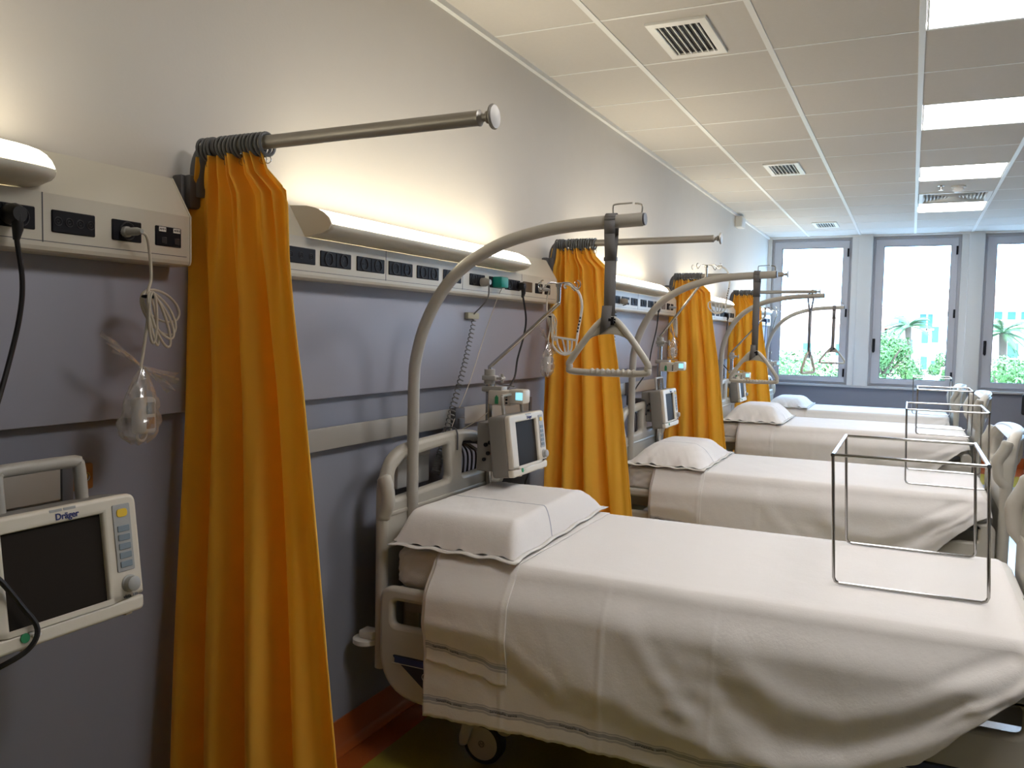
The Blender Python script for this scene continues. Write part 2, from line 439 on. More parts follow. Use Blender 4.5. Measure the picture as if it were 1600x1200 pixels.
# louvred diffuser tile
t = thing('louvred_diffuser', (1.98, 8.4, CEIL), 'square louvred air diffuser tile just before the farthest ceiling light', 'air vent')
y0, y1 = DIFF
fr = MB(); plate(fr, [rect(1.70, y0+.008, 2.262, y1-.008), rect(1.735, y0+.045, 2.227, y1-.045)], .014, .003, 'z', CEIL-.001); fr.build('frame', M_tbar, t)
for q in range(8):
    r = .245-.028*q
    lv = MB(); c = (1.981, (y0+y1)/2)
    P = [(r, 0), (r-.018, .016)]
    for sx, sy in ((1, 0), (-1, 0), (0, 1), (0, -1)):
        if sx: pts = [(c[0]+sx*r, c[1]-r, CEIL), (c[0]+sx*r, c[1]+r, CEIL), (c[0]+sx*(r-.02), c[1]+r-.02, CEIL+.02), (c[0]+sx*(r-.02), c[1]-r+.02, CEIL+.02)]
        else: pts = [(c[0]-r, c[1]+sy*r, CEIL), (c[0]+r, c[1]+sy*r, CEIL), (c[0]+r-.02, c[1]+sy*(r-.02), CEIL+.02), (c[0]-r+.02, c[1]+sy*(r-.02), CEIL+.02)]
        lv.bm.faces.new([lv._v(p) for p in pts])
    lv.build('louvre', M_tbar, t, solid=.002)
MB().box((1.72, y0+.03, CEIL+.03), (2.24, y1-.03, CEIL+.035)).build('dark_opening', M_darkgrey, t)
# smoke detector and sprinkler
t = thing('smoke_detector', (1.99, 7.82, CEIL), 'white round smoke detector on the ceiling before the louvred diffuser', 'smoke detector')
MB().lathe([(.055, 0), (.055, -.012), (.04, -.018)], (1.99, 7.82, CEIL)).build('base', M_wplast, t)
MB().lathe([(.04, -.018), (.043, -.035), (.03, -.048), (.001, -.05)], (1.99, 7.82, CEIL)).build('sensor_head', M_wplast, t)
t = thing('sprinkler_head', (1.86, 7.76, CEIL), 'tiny dark metal sprinkler head on the ceiling left of the smoke detector', 'sprinkler')
MB().lathe([(.028, 0), (.028, -.004), (.01, -.006), (.008, -.03), (.018, -.034), (.018, -.037)], (1.86, 7.76, CEIL)).build('nozzle', M_steel, t)
# junction box high on the left wall
t = thing('wall_sensor_box', (0, 8.95, 2.63), 'small white box mounted high on the left wall under the ceiling edge', 'wall box')
MB().box((0, 8.85, 2.57), (.07, 9.05, 2.682), .006).build('casing', M_wplast, t)
MB().box((.068, 8.88, 2.59), (.074, 9.02, 2.66), .003).build('cover', M_white, t)

# windows
for i, (a, b) in enumerate(WX):
    y = FAR+.09; z0, z1 = .965, 2.565
    t = bpy.data.objects.new('window_%d' % (i+1), None); COL.objects.link(t); t.location = ((a+b)/2, y, .87); t['kind'] = 'structure'
    oa, ob = openings[i]
    fr = MB(); plate(fr, [rect(oa, .872, ob, 2.684), rect(oa+.03, .905, ob-.035, 2.645)], .07, .004, '-y', y); fr.build('window_frame', M_frame, t)
    fr = MB(); plate(fr, [rect(oa+.026, .90, ob-.03, 2.65), rect(a, z0, b, z1)], .06, .008, '-y', y-.03); sa = fr.build('sash', M_frame, t)
    gk = MB(); plate(gk, [rect(a-.004, z0-.004, b+.004, z1+.004), rect(a+.004, z0+.004, b-.004, z1-.004)], .05, .001, '-y', y-.03); gk.build('gasket', M_rubber, t)
    MB().box((a-.003, y-.012, z0-.003), (b+.003, y-.006, z1+.003)).build('pane', M_glass, t)
    for zz in (1.02, 1.76, 2.50):
        MB().cyl((ob-.045, y-.068, zz-.05), (ob-.045, y-.068, zz+.05), .011).build('hinge', M_black, t)
    if i:
        hx = oa+.052
        hd = MB(); hd.box((hx-.016, y-.070, 1.29), (hx+.016, y-.058, 1.45), .006).box((hx-.010, y-.100, 1.28), (hx+.010, y-.088, 1.40), .005).cyl((hx, y-.06, 1.395), (hx, y-.098, 1.395), .009)
        hd.build('handle', M_black, t)

# ------------------------------------------------------------------ headwall ducts, sockets, lamps
PITCH = 2.33
ORD = ['nearest the camera, left of the first curtain', 'between the first and second curtains', 'between the second and third curtains', 'between the third and fourth curtains', 'farthest away, by the window wall']
def socket_plate(par, y0, y1, kind, m=M_black):
    z0, z1 = 1.622, 1.668; X = .1005
    b = MB(); b.box((X-.002, y0, z0), (X+.003, y1, z1), .002, 1)
    n = {'double': 2, 'jacks': 4, 'single': 1, 'blank': 0, 'data': 2}[kind]
    if kind == 'double':
        c = (y0+y1)/2; b.box((X, c-.001, z0+.003), (X+.0045, c+.001, z1-.003))
    p = b.build('socket_plate', m, par)
    r = MB()
    if kind == 'data':
        for k in range(2):
            yy = y0+(y1-y0)*(.3+.5*k)
            MB().box((X+.003, yy-.008, z0+.006), (X+.005, yy+.008, z0+.021), .001, 1).build('socket_opening', M_blackring, p)
        n = 0
    for k in range(n):
        yy = y0+(y1-y0)*(k+.5)/n
        if kind == 'jacks':
            r.tube([(X+.0035, yy+.0085*math.cos(q), (z0+z1)/2+.0085*math.sin(q)) for q in [2*math.pi*i/20 for i in range(20)]], .0011, 6, True)
            r.tube([(X+.0035, yy+.0035*math.cos(q), (z0+z1)/2+.0035*math.sin(q)) for q in [2*math.pi*i/12 for i in range(12)]], .0009, 6, True)
        elif kind in ('double', 'single'):
            rr = min(.019, (y1-y0)/n*.36)
            r.tube([(X+.004, yy+rr*math.cos(q), (z0+z1)/2+rr*math.sin(q)) for q in [2*math.pi*i/24 for i in range(24)]], .0018, 6, True)
            for s_ in (-1, 1): r.cyl((X+.002, yy+s_*.006, (z0+z1)/2), (X+.0042, yy+s_*.006, (z0+z1)/2), .0022, 8)
    if len(r.bm.verts): r.build('socket_ring', M_blackring, p)
    else: r.bm.free()
    return p
STD = [(-.10, .08, 'jacks'), (.103, .254, 'double'), (.284, .438, 'double'), (.464, .612, 'double'), (.642, .793, 'double'), (.827, .965, 'double'), (1.035, 1.165, 'double'), (1.205, 1.333, 'double'), (1.358, 1.509, 'double'), (1.543, 1.642, 'blank'), (1.679, 1.761, 'single'), (1.792, 1.855, 'single')]
PROF = [(0, 1.58), (.088, 1.58), (.097, 1.584), (.10, 1.592), (.10, 1.70), (.040, 1.797), (0, 1.80)]
duct_things = []
for k in range(5):
    y0 = -1.0 if k == 0 else 1.66+PITCH*(k-1)
    y1 = 1.515 if k == 0 else min(3.845+PITCH*(k-1), FAR-.05)
    t = thing('headwall_duct', (0, (y0+y1)/2, 1.58), 'cream wall duct with black power sockets, section '+ORD[k], 'wall duct', 'cream service duct sections along the left wall')
    MB().prism(PROF, 'y', y0, y1).build('body', M_duct, t, smooth=20)
    MB().prism([(p[0]*1.01+.001, p[1]) for p in PROF], 'y', y1, y1+.004).build('end_plate', M_ductside, t, smooth=0)
    lid = MB(); seams = [y0+.004]
    seams += [1.132] if k == 0 else [s_+PITCH*(k-1) for s_ in (2.359, 2.89, 3.44)]
    for s_ in seams: lid.box((.099, s_-.0012, 1.60), (.1006, s_+.0012, 1.70))
    lid.box((.099, y0+.01, 1.6015), (.1006, y1-.01, 1.6030))
    lid.build('cover_seam', M_darkgrey, t)
    if k == 0:
        for a, b, kd in [(.55, .70, 'double'), (.76, .90, 'double'), (.98, 1.115, 'double'), (1.151, 1.252, 'jacks')]: socket_plate(t, a, b, kd)
        socket_plate(t, 1.294, 1.372, 'single')
        dp = socket_plate(t, 1.411, 1.487, 'data')
        for yy, tx in ((1.430, 'ADD1'), (1.472, 'ADD2')):
            MB().box((.1035, yy-.0105, 1.6555), (.1048, yy+.0095, 1.666)).build('label_sticker', M_label, dp)
            me = text_mesh(tx, .0068); x_ = MB(); x_.addmesh(me, Matrix.Translation((.1051, yy-.0005, 1.6607)) @ AX['x'].to_4x4()); x_.build('lettering', M_ink, dp, smooth=0)
    else:
        for a, b, kd in STD:
            a += 1.91+PITCH*(k-1); b += 1.91+PITCH*(k-1)
            if b < y1-.005: socket_plate(t, a, b, kd, M_brown if kd == 'blank' else M_black)
    duct_things.append(t)

def lamp(k, y0, y1):
    t = thing('bed_lamp', (.1, (y0+y1)/2, 1.70), 'long lit wall lamp on the duct, '+ORD[k], 'wall lamp', 'lit lamps above the bed heads')
    def prof(s_):   # s_ shrinks the profile towards the wall at the rounded ends
        P = [(.100, 1.7025), (.160, 1.712), (.182, 1.722), (.190, 1.735)]
        return [(.07+(x-.07)*s_, 1.745+(z-1.745)*(.35+.65*s_)) for x, z in P]
    def dprof(s_):
        P = [(.190, 1.737), (.180, 1.752), (.160, 1.768), (.135, 1.780), (.105, 1.787), (.060, 1.790), (.042, 1.7905)]
        return [(.07+(x-.07)*s_, 1.745+(z-1.745)*(.35+.65*s_)) for x, z in P]
    n = 26; L = y1-y0
    def S(u):
        d = (1-u)*L
        return 1 if d > .10 else (.55+.45*math.sqrt(max(0, 1-((.10-d)/.10)**2)))
    b = MB()
    def f1(u, v):
        P = prof(S(u)); q = v*(len(P)-1); i = min(int(q), len(P)-2); a = q-i
        return (P[i][0]*(1-a)+P[i+1][0]*a, y0+L*u, P[i][1]*(1-a)+P[i+1][1]*a)
    def f2(u, v):
        P = dprof(S(u)); q = v*(len(P)-1); i = min(int(q), len(P)-2); a = q-i
        return (P[i][0]*(1-a)+P[i+1][0]*a, y0+L*u, P[i][1]*(1-a)+P[i+1][1]*a)
    U = lambda u: u*.92/1 if u <= .5 else .46+(u-.5)*1.08
    b.grid(lambda u, v: f1(U(u), v), 60, 3).build('reflector_housing', M_duct, t, solid=.003)
    MB().grid(lambda u, v: f2(U(u), v), 60, 6).build('diffuser', M_lamp, t)
    cap = [(.040, 1.7935), (.060, 1.7925), (.105, 1.7895), (.137, 1.782), (.163, 1.770), (.184, 1.753), (.193, 1.736), (.184, 1.720), (.160, 1.709), (.100, 1.7005)]
    MB().prism(cap, 'y', y0-.005, y0).build('end_cap', M_ductside, t, smooth=0)
    P = prof(S(1)) + dprof(S(1))[1:]
    MB().prism([(x+.001, z) for x, z in P], 'y', y1, y1+.003).build('end_cap', M_ductside, t, smooth=0)
for k, y1 in enumerate([1.135, 3.40, 5.70, 8.05, 10.42]):
    lamp(k, y1-1.45, y1)

# ------------------------------------------------------------------ curtain rails and curtains
CW = ['nearest the camera', 'second from the camera', 'third from the camera', 'farthest from the camera']
def curtain_rail(k):
    y = 1.60+2.33*k
    t = thing('curtain_rail', (0, y, 1.62), 'grey metal curtain rail arm with a round end knob, '+CW[k], 'curtain rail', 'curtain rails sticking out from the left wall')
    MB().box((0, y-.05, 1.62), (.035, y+.05, 1.815), .008).box((.03, y-.04, 1.73), (.055, y+.035, 1.815), .008).build('wall_bracket', M_darkgrey, t)
    el = [(.045, y, 1.76), (.045, y, 1.80), (.048, y, 1.84), (.062, y, 1.868), (.088, y, 1.881), (.115, y, 1.883)]
    MB().tube(CR(el, 5), .0235, 14).build('elbow', M_darkgrey, t)
    MB().cyl((.10, y, 1.883), (.845, y, 1.889), .0165, 20).build('rail_tube', M_alu, t)
    MB().lathe([(.017, 0), (.0175, .004), (.012, .008), (.0085, .012), (.0085, .019), (.013, .021), (.013, .025), (.008, .028), (.026, .034), (.027, .037), (.024, .041), (.006, .043), (.001, .043)], (.845, y, 1.889), 'x', 24).build('end_knob', M_alu, t)
def curtain(k, seed):
    y = 1.60+2.33*k; rr = random.Random(seed)
    t = thing('privacy_curtain', (.15, y, .12), 'orange yellow curtain gathered at the wall, '+CW[k], 'curtain', 'orange yellow curtains gathered at the wall')
    XR = [(0.0, .255), (.05, .275), (.10, .335), (.25, .35), (.58, .408), (.86, .445), (1.49, .525), (1.75, .54)]
    XL_ = [(0.0, .050), (.06, .040), (.10, .016), (.58, .014), (1.75, .016)]
    ph = rr.uniform(-.3, .3) if k else 0
    def F(u, v):
        zt = 1.862-.004*abs(math.sin(u*math.pi*9)); d = v*(zt-.13)
        xl = lerp(XL_, d); xr = lerp(XR, d)
        g = min(1, d/.5); g = g*g*(3-2*g)
        uu = u**.85 if True else u
        x = xl+(xr-xl)*(u+.010*math.sin(u*31+seed)*(1-g))
        big = math.sin(2*math.pi*(4.2*uu+.16+ph)+.35*math.sin(3.1*u+2*d+seed))
        big = math.copysign(abs(big)**.8, big)
        amp = .034+.042*sm(.1, 1.5, d)*(.55+.45*sm(0, .4, u))
        if u > .72: amp *= 1-.75*sm(.72, .9, u)
        small = math.sin(2*math.pi*9.5*u+seed)*.014*(1-g)+.006*math.sin(2*math.pi*13*u+4*d+seed)*(1-.5*g)
        edge = .03*sm(.90, 1, u)*g
        yy = y-.006-.018*sm(.5, 1.7, d)+amp*(.35+.65*g)*big*.85+small-edge-.060*(1-u)*sm(.5, 1.7, d)
        x = max(x+.010*g*math.cos(2*math.pi*(4.2*uu+.16+ph)), .010)
        return (x, yy, zt-d)
    MB().grid(F, 190, 70, uvf=lambda a, b: (a, b)).build('curtain_cloth', M_curtain, t, smooth=80, solid=.0015)
    h = MB(); h.tube([F(1, v/40) for v in range(41)], .003, 6); h.build('side_hem', M_curtain, t)
    xs_ = [.066+.0115*i+rr.uniform(-.002, .002) for i in range(4)]+[.128+.0125*i+rr.uniform(-.002, .002) for i in range(12)]
    for i, x in enumerate(xs_):
        b = MB(); zc = 1.8795; q0 = rr.uniform(-.12, .12)
        b.tube([(x+q0*.02*math.cos(a), y+.0265*math.sin(a), zc+.0265*math.cos(a)) for a in [2*math.pi*j/22 for j in range(22)]], .0042, 8, True)
        g = b.build('curtain_ring', M_ring, t)
        b = MB(); b.tube([(x+.001+.006*math.sin(a), y+.006*math.sin(a), zc-.036+.010*math.cos(a)) for a in [2*math.pi*j/12 for j in range(12)]], .0013, 5, True)
        b.build('hook', M_steel, g)
for k in range(4):
    curtain_rail(k); curtain(k, k*3+1)

# ------------------------------------------------------------------ equipment rails on the wall
for k, (y0, y1) in enumerate([(-.2, 1.215), (2.02, 3.70), (4.37, 6.03), (6.70, 8.36), (9.03, 10.7)]):
    t = thing('equipment_rail', (0, (y0+y1)/2, 1.05), 'flat grey equipment rail on the blue wall '+['behind the nearest monitor', 'behind the head of the nearest bed', 'behind the head of the second bed', 'behind the head of the third bed', 'behind the head of the farthest bed'][k], 'wall rail', 'grey equipment rails behind the bed heads')
    MB().box((.022, y0, 1.05), (.032, y1, 1.122), .003).build('rail', M_rail, t)
    for q in range(4):
        yy = y0+.12+(y1-y0-.24)*q/3
        if q == 0: MB().box((.018, y1, 1.046), (.036, y1+.028, 1.126), .003).build('end_cap', M_darkgrey, t)
        MB().box((0, yy-.02, 1.062), (.024, yy+.02, 1.11), .003).build('standoff', M_darkgrey, t)
t = thing('wall_terminal_plate', (0, 1.28, 1.058), 'small square orange brown plate on the wall beside the nearest monitor handle', 'wall plate')
MB().box((0, 1.250, 1.058), (.012, 1.312, 1.118), .005).build('plate', M_orangeplate, t)
MB().tube([(.013, 1.290+.010*math.cos(a), 1.088+.010*math.sin(a)) for a in [2*math.pi*j/16 for j in range(16)]], .002, 6, True).cyl((.011, 1.290, 1.088), (.016, 1.290, 1.088), .005, 10).build('terminal', M_steel, t)

# ------------------------------------------------------------------ beds
BEDS = [dict(dx=0.0, yc=2.74, zt=.715), dict(dx=.055, yc=5.07, zt=.675), dict(dx=.09, yc=7.46, zt=.725), dict(dx=.06, yc=10.12, zt=.652)]
BN = ['nearest the camera', 'second from the camera', 'third from the camera', 'farthest from the camera, beside the window wall']
BN2 = ['the nearest bed', 'the second bed', 'the third bed', 'the farthest bed']
HW = .43                                                           # half width of the mattress
def hem_z(x): return lerp([(.31, -.503), (.81, -.485), (1.23, -.490), (1.45, -.460), (1.591, -.389), (1.762, -.307), (1.856, -.206), (1.975, -.098), (2.10, -.075)], x)
RIDGES = [ # (polyline in x, z below top), amplitude towards the camera, width
 ([(.93, -.04), (1.03, -.13), (1.16, -.28), (1.26, -.40)], .006, .034),
 ([(1.03, -.09), (1.12, -.20), (1.24, -.31)], -.0045, .030),
 ([(1.26, -.10), (1.34, -.17), (1.45, -.225), (1.58, -.235), (1.72, -.18), (1.86, -.10), (1.97, -.04)], .011, .036),
 ([(1.22, -.17), (1.30, -.25), (1.42, -.315), (1.58, -.315), (1.72, -.25), (1.84, -.17)], -.009, .034),
 ([(1.76, -.235), (1.86, -.155), (1.93, -.12), (2.0, -.06)], .009, .011),
 ([(1.84, -.12), (1.90, -.145), (1.94, -.12)], -.007, .010),
 ([(1.28, -.36), (1.44, -.395), (1.60, -.35), (1.76, -.26), (1.90, -.16)], .016, .030),
 ([(1.72, -.14), (1.82, -.09), (1.95, -.03)], -.012, .018),
 ([(.60, -.19), (.75, -.26), (.88, -.33)], -.003, .03),
]
def seg_d(px, pz, a, b):
    dx, dz = b[0]-a[0], b[1]-a[1]; t = max(0, min(1, ((px-a[0])*dx+(pz-a[1])*dz)/(dx*dx+dz*dz))); return math.hypot(px-a[0]-t*dx, pz-a[1]-t*dz)
def side_out(x, dz, seed):
    """how far the sheet stands out from the mattress edge at depth dz (negative) below the top"""
    xx = x+.05*(seed and math.sin(seed*2.1)); zb = lerp([(.31, -.185), (.62, -.195), (.80, -.295), (.98, -.30), (1.10, -.35), (1.3, -.40), (2.1, -.42)], xx)
    o_ = .014+.058*sm(0, .12, -dz)+.026*max(0, min(1, dz/zb))
    if dz < zb: o_ -= .018*sm(0, .10, zb-dz)
    fac = 1-sm(1.97, 2.08, x)*.5
    for poly, amp, wd in RIDGES:
        d = min(seg_d(xx, dz, a, b) for a, b in zip(poly, poly[1:]))
        if d < wd*3: o_ += amp*math.exp(-(d/wd)**2)*sm(-.02, .15, math.hypot(xx-poly[0][0], dz-poly[0][1]))
    for cx_, ca in ((.62, .0022), (.935, .0030), (1.25, .0018)):
        if abs(x-cx_) < .03: o_ += ca*math.exp(-((x-cx_)/.008)**2)
    o_ += .0016*math.sin(dz*95+2*math.sin(x*5))*sm(.06, .2, -dz)*max(0, noise(x*4, dz*3, 9))
    o_ += .004*noise(x*3, dz*4, seed)+.0015*noise(x*11, dz*9, seed+2)
    return max(.010+.060*sm(.05, .13, -dz)*(1-sm(2.0, 2.08, x)*.6), o_*fac)
def drape(bed, k, name, x0, x1, hem, far_drop, lift, nx, label, parent=None, foot=False, edge=0):
    """cloth over the bed; v runs from the near hem over the top to the far side"""
    zt, yc, dx = bed['zt'], bed['yc'], bed['dx']; yn = yc-HW; yf = yc+HW
    L1 = 44 if k == 0 else 30; L2 = 4; L3 = 22; L4 = 12; N = L1+L2+L3+L4
    def P(xl, j):
        h = hem(xl)
        jag = edge*(noise(xl*25, 1, k)*.5+noise(xl*43, 3, k)*.12)
        if j <= L1:
            q = j/L1; dz = h*(1-q)-.018*q+jag*(1-q)
            return Vector((dx+xl, yn-side_out(xl, dz, k)-lift, zt+dz))
        if j <= L1+L2:
            a = (j-L1)/L2*math.pi/2; so = side_out(xl, -.018, k)
            return Vector((dx+xl, yn-so*(1-math.sin(a))-lift+.012*(1-math.cos(a)), zt-.018+(.022+lift)*math.sin(a)))
        if j <= L1+L2+L3:
            q = (j-L1-L2)/L3; yy = yn+.012+(2*HW-.024)*q
            return Vector((dx+xl, yy, zt+.004+lift+.0025*noise(xl*5, yy*6, k)*math.sin(math.pi*q)))
        q = (j-L1-L2-L3)/L4
        return Vector((dx+xl, yf+.008+.03*q+.012*q*math.sin(xl*9+k)+lift, zt-far_drop*q))
    def F(u, v):
        xl = x0+(x1-x0)*u; j = v*N; p = P(min(xl, 2.03) if foot else xl, j)
        if foot and xl > 1.98:                                     # rounded fall over the foot end
            e = xl-1.98
            p.x = dx+1.98+.055*math.sin(min(e/.06, math.pi/2)); drop = max(0, e-.03)*1.6+.012*sm(0, .04, e)
            p.z = min(p.z, zt+.004-drop)
            if p.y < yc: p.y += e*.25*(1-abs(p.y-yc)/HW*.2) if p.y < yn+.03 else 0
            elif p.y > yf-.03: p.y -= e*.3
        return p
    def UV(a, b):
        j = b*N; xl = x0+(x1-x0)*a
        if xl > 1.42: return (xl, .5)
        return (xl, (j/L1)*(-hem(xl)) if j <= L1 else -hem(xl)+(j-L1)*.03)
    m = MB(); m.grid(F, nx, N, uvf=UV)
    o_ = m.build(name, M_sheet, parent, smooth=70, solid=.0016)
    return o_, P, L1
def map_text(mb, txt, size, xl, vh, P, L1, hem, dz_off=0):
    me = text_mesh(txt, size, ext=0, bold=.00012)
    for v in me.vertices:
        x = xl+v.co.x; h = -hem(x); q = min(1, max(0, (vh+v.co.y)/max(h, .01)))
        p = P(x, q*L1); v.co = Vector((p.x, p.y-.0022, p.z))
    mb.bm.from_mesh(me); bpy.data.meshes.remove(me)

def caster(par, x, y, s):
    r = .072; t = MB()
    t.tube([(x, y-.012+.024*i, .0) for i in (0, 1)], .001, 3)
    t.bm.clear()
    t.lathe([(.045, -.022), (r-.004, -.022), (r, -.016), (r, .016), (r-.004, .022), (.045, .022)], (x, y+.0, r), 'y', 32)
    tire = t.build('caster', M_rubber, par)
    MB().lathe([(.050, -.0245), (.056, -.0225), (.056, .0225), (.050, .0245)], (x, y, r), 'y', 28).build('wheel_disc', M_bed, tire)
    em = MB(); em.tube([(x+.010*math.cos(a), y-.0255, r+.010*math.sin(a)) for a in [2*math.pi*j/18 for j in range(18)]], .0009, 5, True)
    em.tube([(x-.006, y-.0255, r-.004), (x-.004, y-.0255, r+.005), (x, y-.0255, r-.002), (x+.004, y-.0255, r+.005), (x+.006, y-.0255, r-.004)], .0008, 5)
    em.build('wheel_emblem', M_ink, tire)
    f = MB()
    cov = rpoly([(x-.078, r+.02), (x-.060, .165), (x+.045, .165), (x+.055, r+.055), (x+.02, r+.075), (x-.03, r+.05), (x-.05, r-.01), (x-.078, r-.02)], .012, 3)
    plate(f, [cov], .012, .003, '-y', y-.032)
    plate(f, [cov], .012, .003, '-y', y+.032)
    f.box((x-.055, y-.03, .14), (x+.04, y+.03, .175), .008).cyl((x, y, .17), (x, y, .23), .018)
    f.build('caster_fork', M_bed, tire)
    MB().lathe([(.028, -.03), (.030, -.026), (.030, .026), (.028, .03)], (x+.085, y-.005, .150), 'y', 20).build('brake_pedal', M_bed, tire)

def side_rail(par, bed, side, head):
    yc, dx, zt = bed['yc'], bed['dx'], bed['zt']; y = yc+side*(HW+.035); zo = zt-.715
    if head:
        out = rpoly([(.155, .600), (.155, .225), (.99, .225), (.99, .600)], [.055, .17, .17, .055], 10)
        hole = rpoly(rect(.207, .474, .62, .554), .018, 4); wd = rpoly([(.205, .378), (.78, .378), (.70, .262), (.36, .262)], [.006, .01, .05, .09], 8)
    else:
        out = rpoly([(1.14, .600), (1.14, .225), (2.05, .225), (2.05, .600)], [.055, .17, .17, .055], 10)
        hole = rpoly(rect(1.50, .505, 1.975, .576), .018, 4); wd = rpoly([(1.36, .400), (1.98, .400), (1.86, .262), (1.44, .262)], [.01, .006, .09, .05], 8)
    mv = lambda L: [(a+dx, b+zo) for a, b in L]
    f = MB(); plate(f, [mv(out), mv(hole)], .034, .014, '-y', y); o_ = f.build('side_rail', M_bed, par)
    f = MB(); plate(f, [mv(wd)], .004, .001, '-y', y+side*.018); f.build('rail_panel', M_navy, o_)
    zz = (.378 if head else .400)
    f = MB(); plate(f, [mv(rect(.22 if head else 1.40, zz-.024, .76 if head else 1.95, zz-.004))], .002, .0005, '-y', y+side*.0205); f.build('blue_stripe', M_blue, o_)
    f = MB(); f.box((dx+(.21 if head else 1.4), y+side*.020-.001, zz-.0275+zo), (dx+(.74 if head else 1.95), y+side*.020+.001, zz-.0255+zo)); f.build('trim_line', M_wplast, o_)
    if side < 0 and head:
        f = MB()
        q = (dx+.335, y-.021, .325+zo)
        f.tube([(q[0]+.009*math.cos(a), q[1], q[2]+.011*math.sin(a)) for a in [.9+4.6*i/14 for i in range(15)]]+[(q[0]+.009, q[1], q[2]), (q[0]+.001, q[1], q[2])], .0010, 5).build('rail_symbol', M_label, o_)

def board(par, bed, x, name, foot):
    """head or foot board in the y-z plane with two openings, handle posts at the sides"""
    yc = bed['yc']; zo = bed['zt']-.715; a = yc-.445; b = yc+.445
    Y = lambda v: a+(b-a)*v
    f = MB()
    if not foot:
        out = [(Y(0), .70), (Y(0), .90), (Y(.02), .955), (Y(.055), 1.005), (Y(.12), 1.035), (Y(.22), 1.048), (Y(.50), 1.056), (Y(.60), 1.056), (Y(.72), 1.044), (Y(.84), 1.012), (Y(.93), .965), (Y(.985), .905), (Y(1), .85), (Y(1), .70)]
        h1 = rpoly([(Y(.075), .868), (Y(.075), .960), (Y(.14), .995), (Y(.48), 1.012), (Y(.50), .878)], [.012, .03, .02, .02, .02], 5)
        h2 = rpoly([(Y(.60), .880), (Y(.60), 1.012), (Y(.72), 1.003), (Y(.90), .935), (Y(.92), .880)], [.015, .02, .03, .03, .012], 5)
        low = .815
    else:
        out = [(Y(0), .66), (Y(0), .88), (Y(.02), .955), (Y(.06), 1.012), (Y(.14), 1.048), (Y(.30), 1.062), (Y(.70), 1.062), (Y(.86), 1.048), (Y(.94), 1.012), (Y(.98), .955), (Y(1), .88), (Y(1), .66)]
        h1 = rpoly([(Y(.09), .840), (Y(.09), .955), (Y(.17), 1.000), (Y(.40), 1.012), (Y(.40), .850)], .03, 5)
        h2 = rpoly([(Y(.60), .850), (Y(.60), 1.012), (Y(.83), 1.000), (Y(.91), .955), (Y(.91), .840)], .03, 5)
        low = .80
    mv = lambda L: [(p, q+zo) for p, q in L]
    out = [(p.x, p.y) for p in CR([(p[0], p[1], 0) for p in out], 4)]
    def dens(L):
        o2 = []
        for i, p in enumerate(L):
            q = L[(i+1) % len(L)]; n_ = max(1, int(math.hypot(p[0]-q[0], p[1]-q[1])/.03))
            o2 += [(p[0]+(q[0]-p[0])*j/n_, p[1]+(q[1]-p[1])*j/n_) for j in range(n_)]
        return o2
    plate(f, [dens(mv(out)), dens(mv(h1)), dens(mv(h2))], .040 if not foot else .055, .015, 'x', x)
    if foot:
        for v in f.bm.verts: v.co.x += .075*(1-((v.co.y-yc)/.445)**2)*sm(.74, .92, v.co.z-zo); v.co.z -= .02*sm(.74, .95, v.co.z-zo)
    o_ = f.build(name, M_bed, par)
    MB().box((x-.012, a+.03, .36+zo), (x+.012, b-.03, low+zo), .004).build('lower_panel', M_bedpanel if not foot else M_bed, o_)
    MB().box((x-.024, a+.02, low-.004+zo), (x+.024, b-.02, low+.012+zo), .005).build('ledge', M_bed, o_)
    for yy in (a+.018, b-.018):
        g = MB()
        if not foot:
            g.tube(CR([(x, yy, .95+zo), (x+.012, yy, .925+zo), (x+.020, yy, .89+zo), (x+.020, yy, .855+zo), (x+.008, yy, .825+zo), (x, yy, .80+zo)], 4), [.016]+[.024]*18+[.020]*2, 12)
            g.cyl((x, yy, .80+zo), (x, yy, .30+zo), .021)
        else:
            g.tube(CR([(x, yy, 1.0+zo), (x-.012, yy, .96+zo), (x-.040, yy, .90+zo), (x-.036, yy, .86+zo), (x-.030, yy, .82+zo), (x-.004, yy, .785+zo), (x, yy, .74+zo)], 4), [.020]+[.027]*20+[.024]*4, 12)
            g.cyl((x, yy, .75+zo), (x, yy, .30+zo), .026)
        g.build('corner_post', M_bed, o_)
    return o_
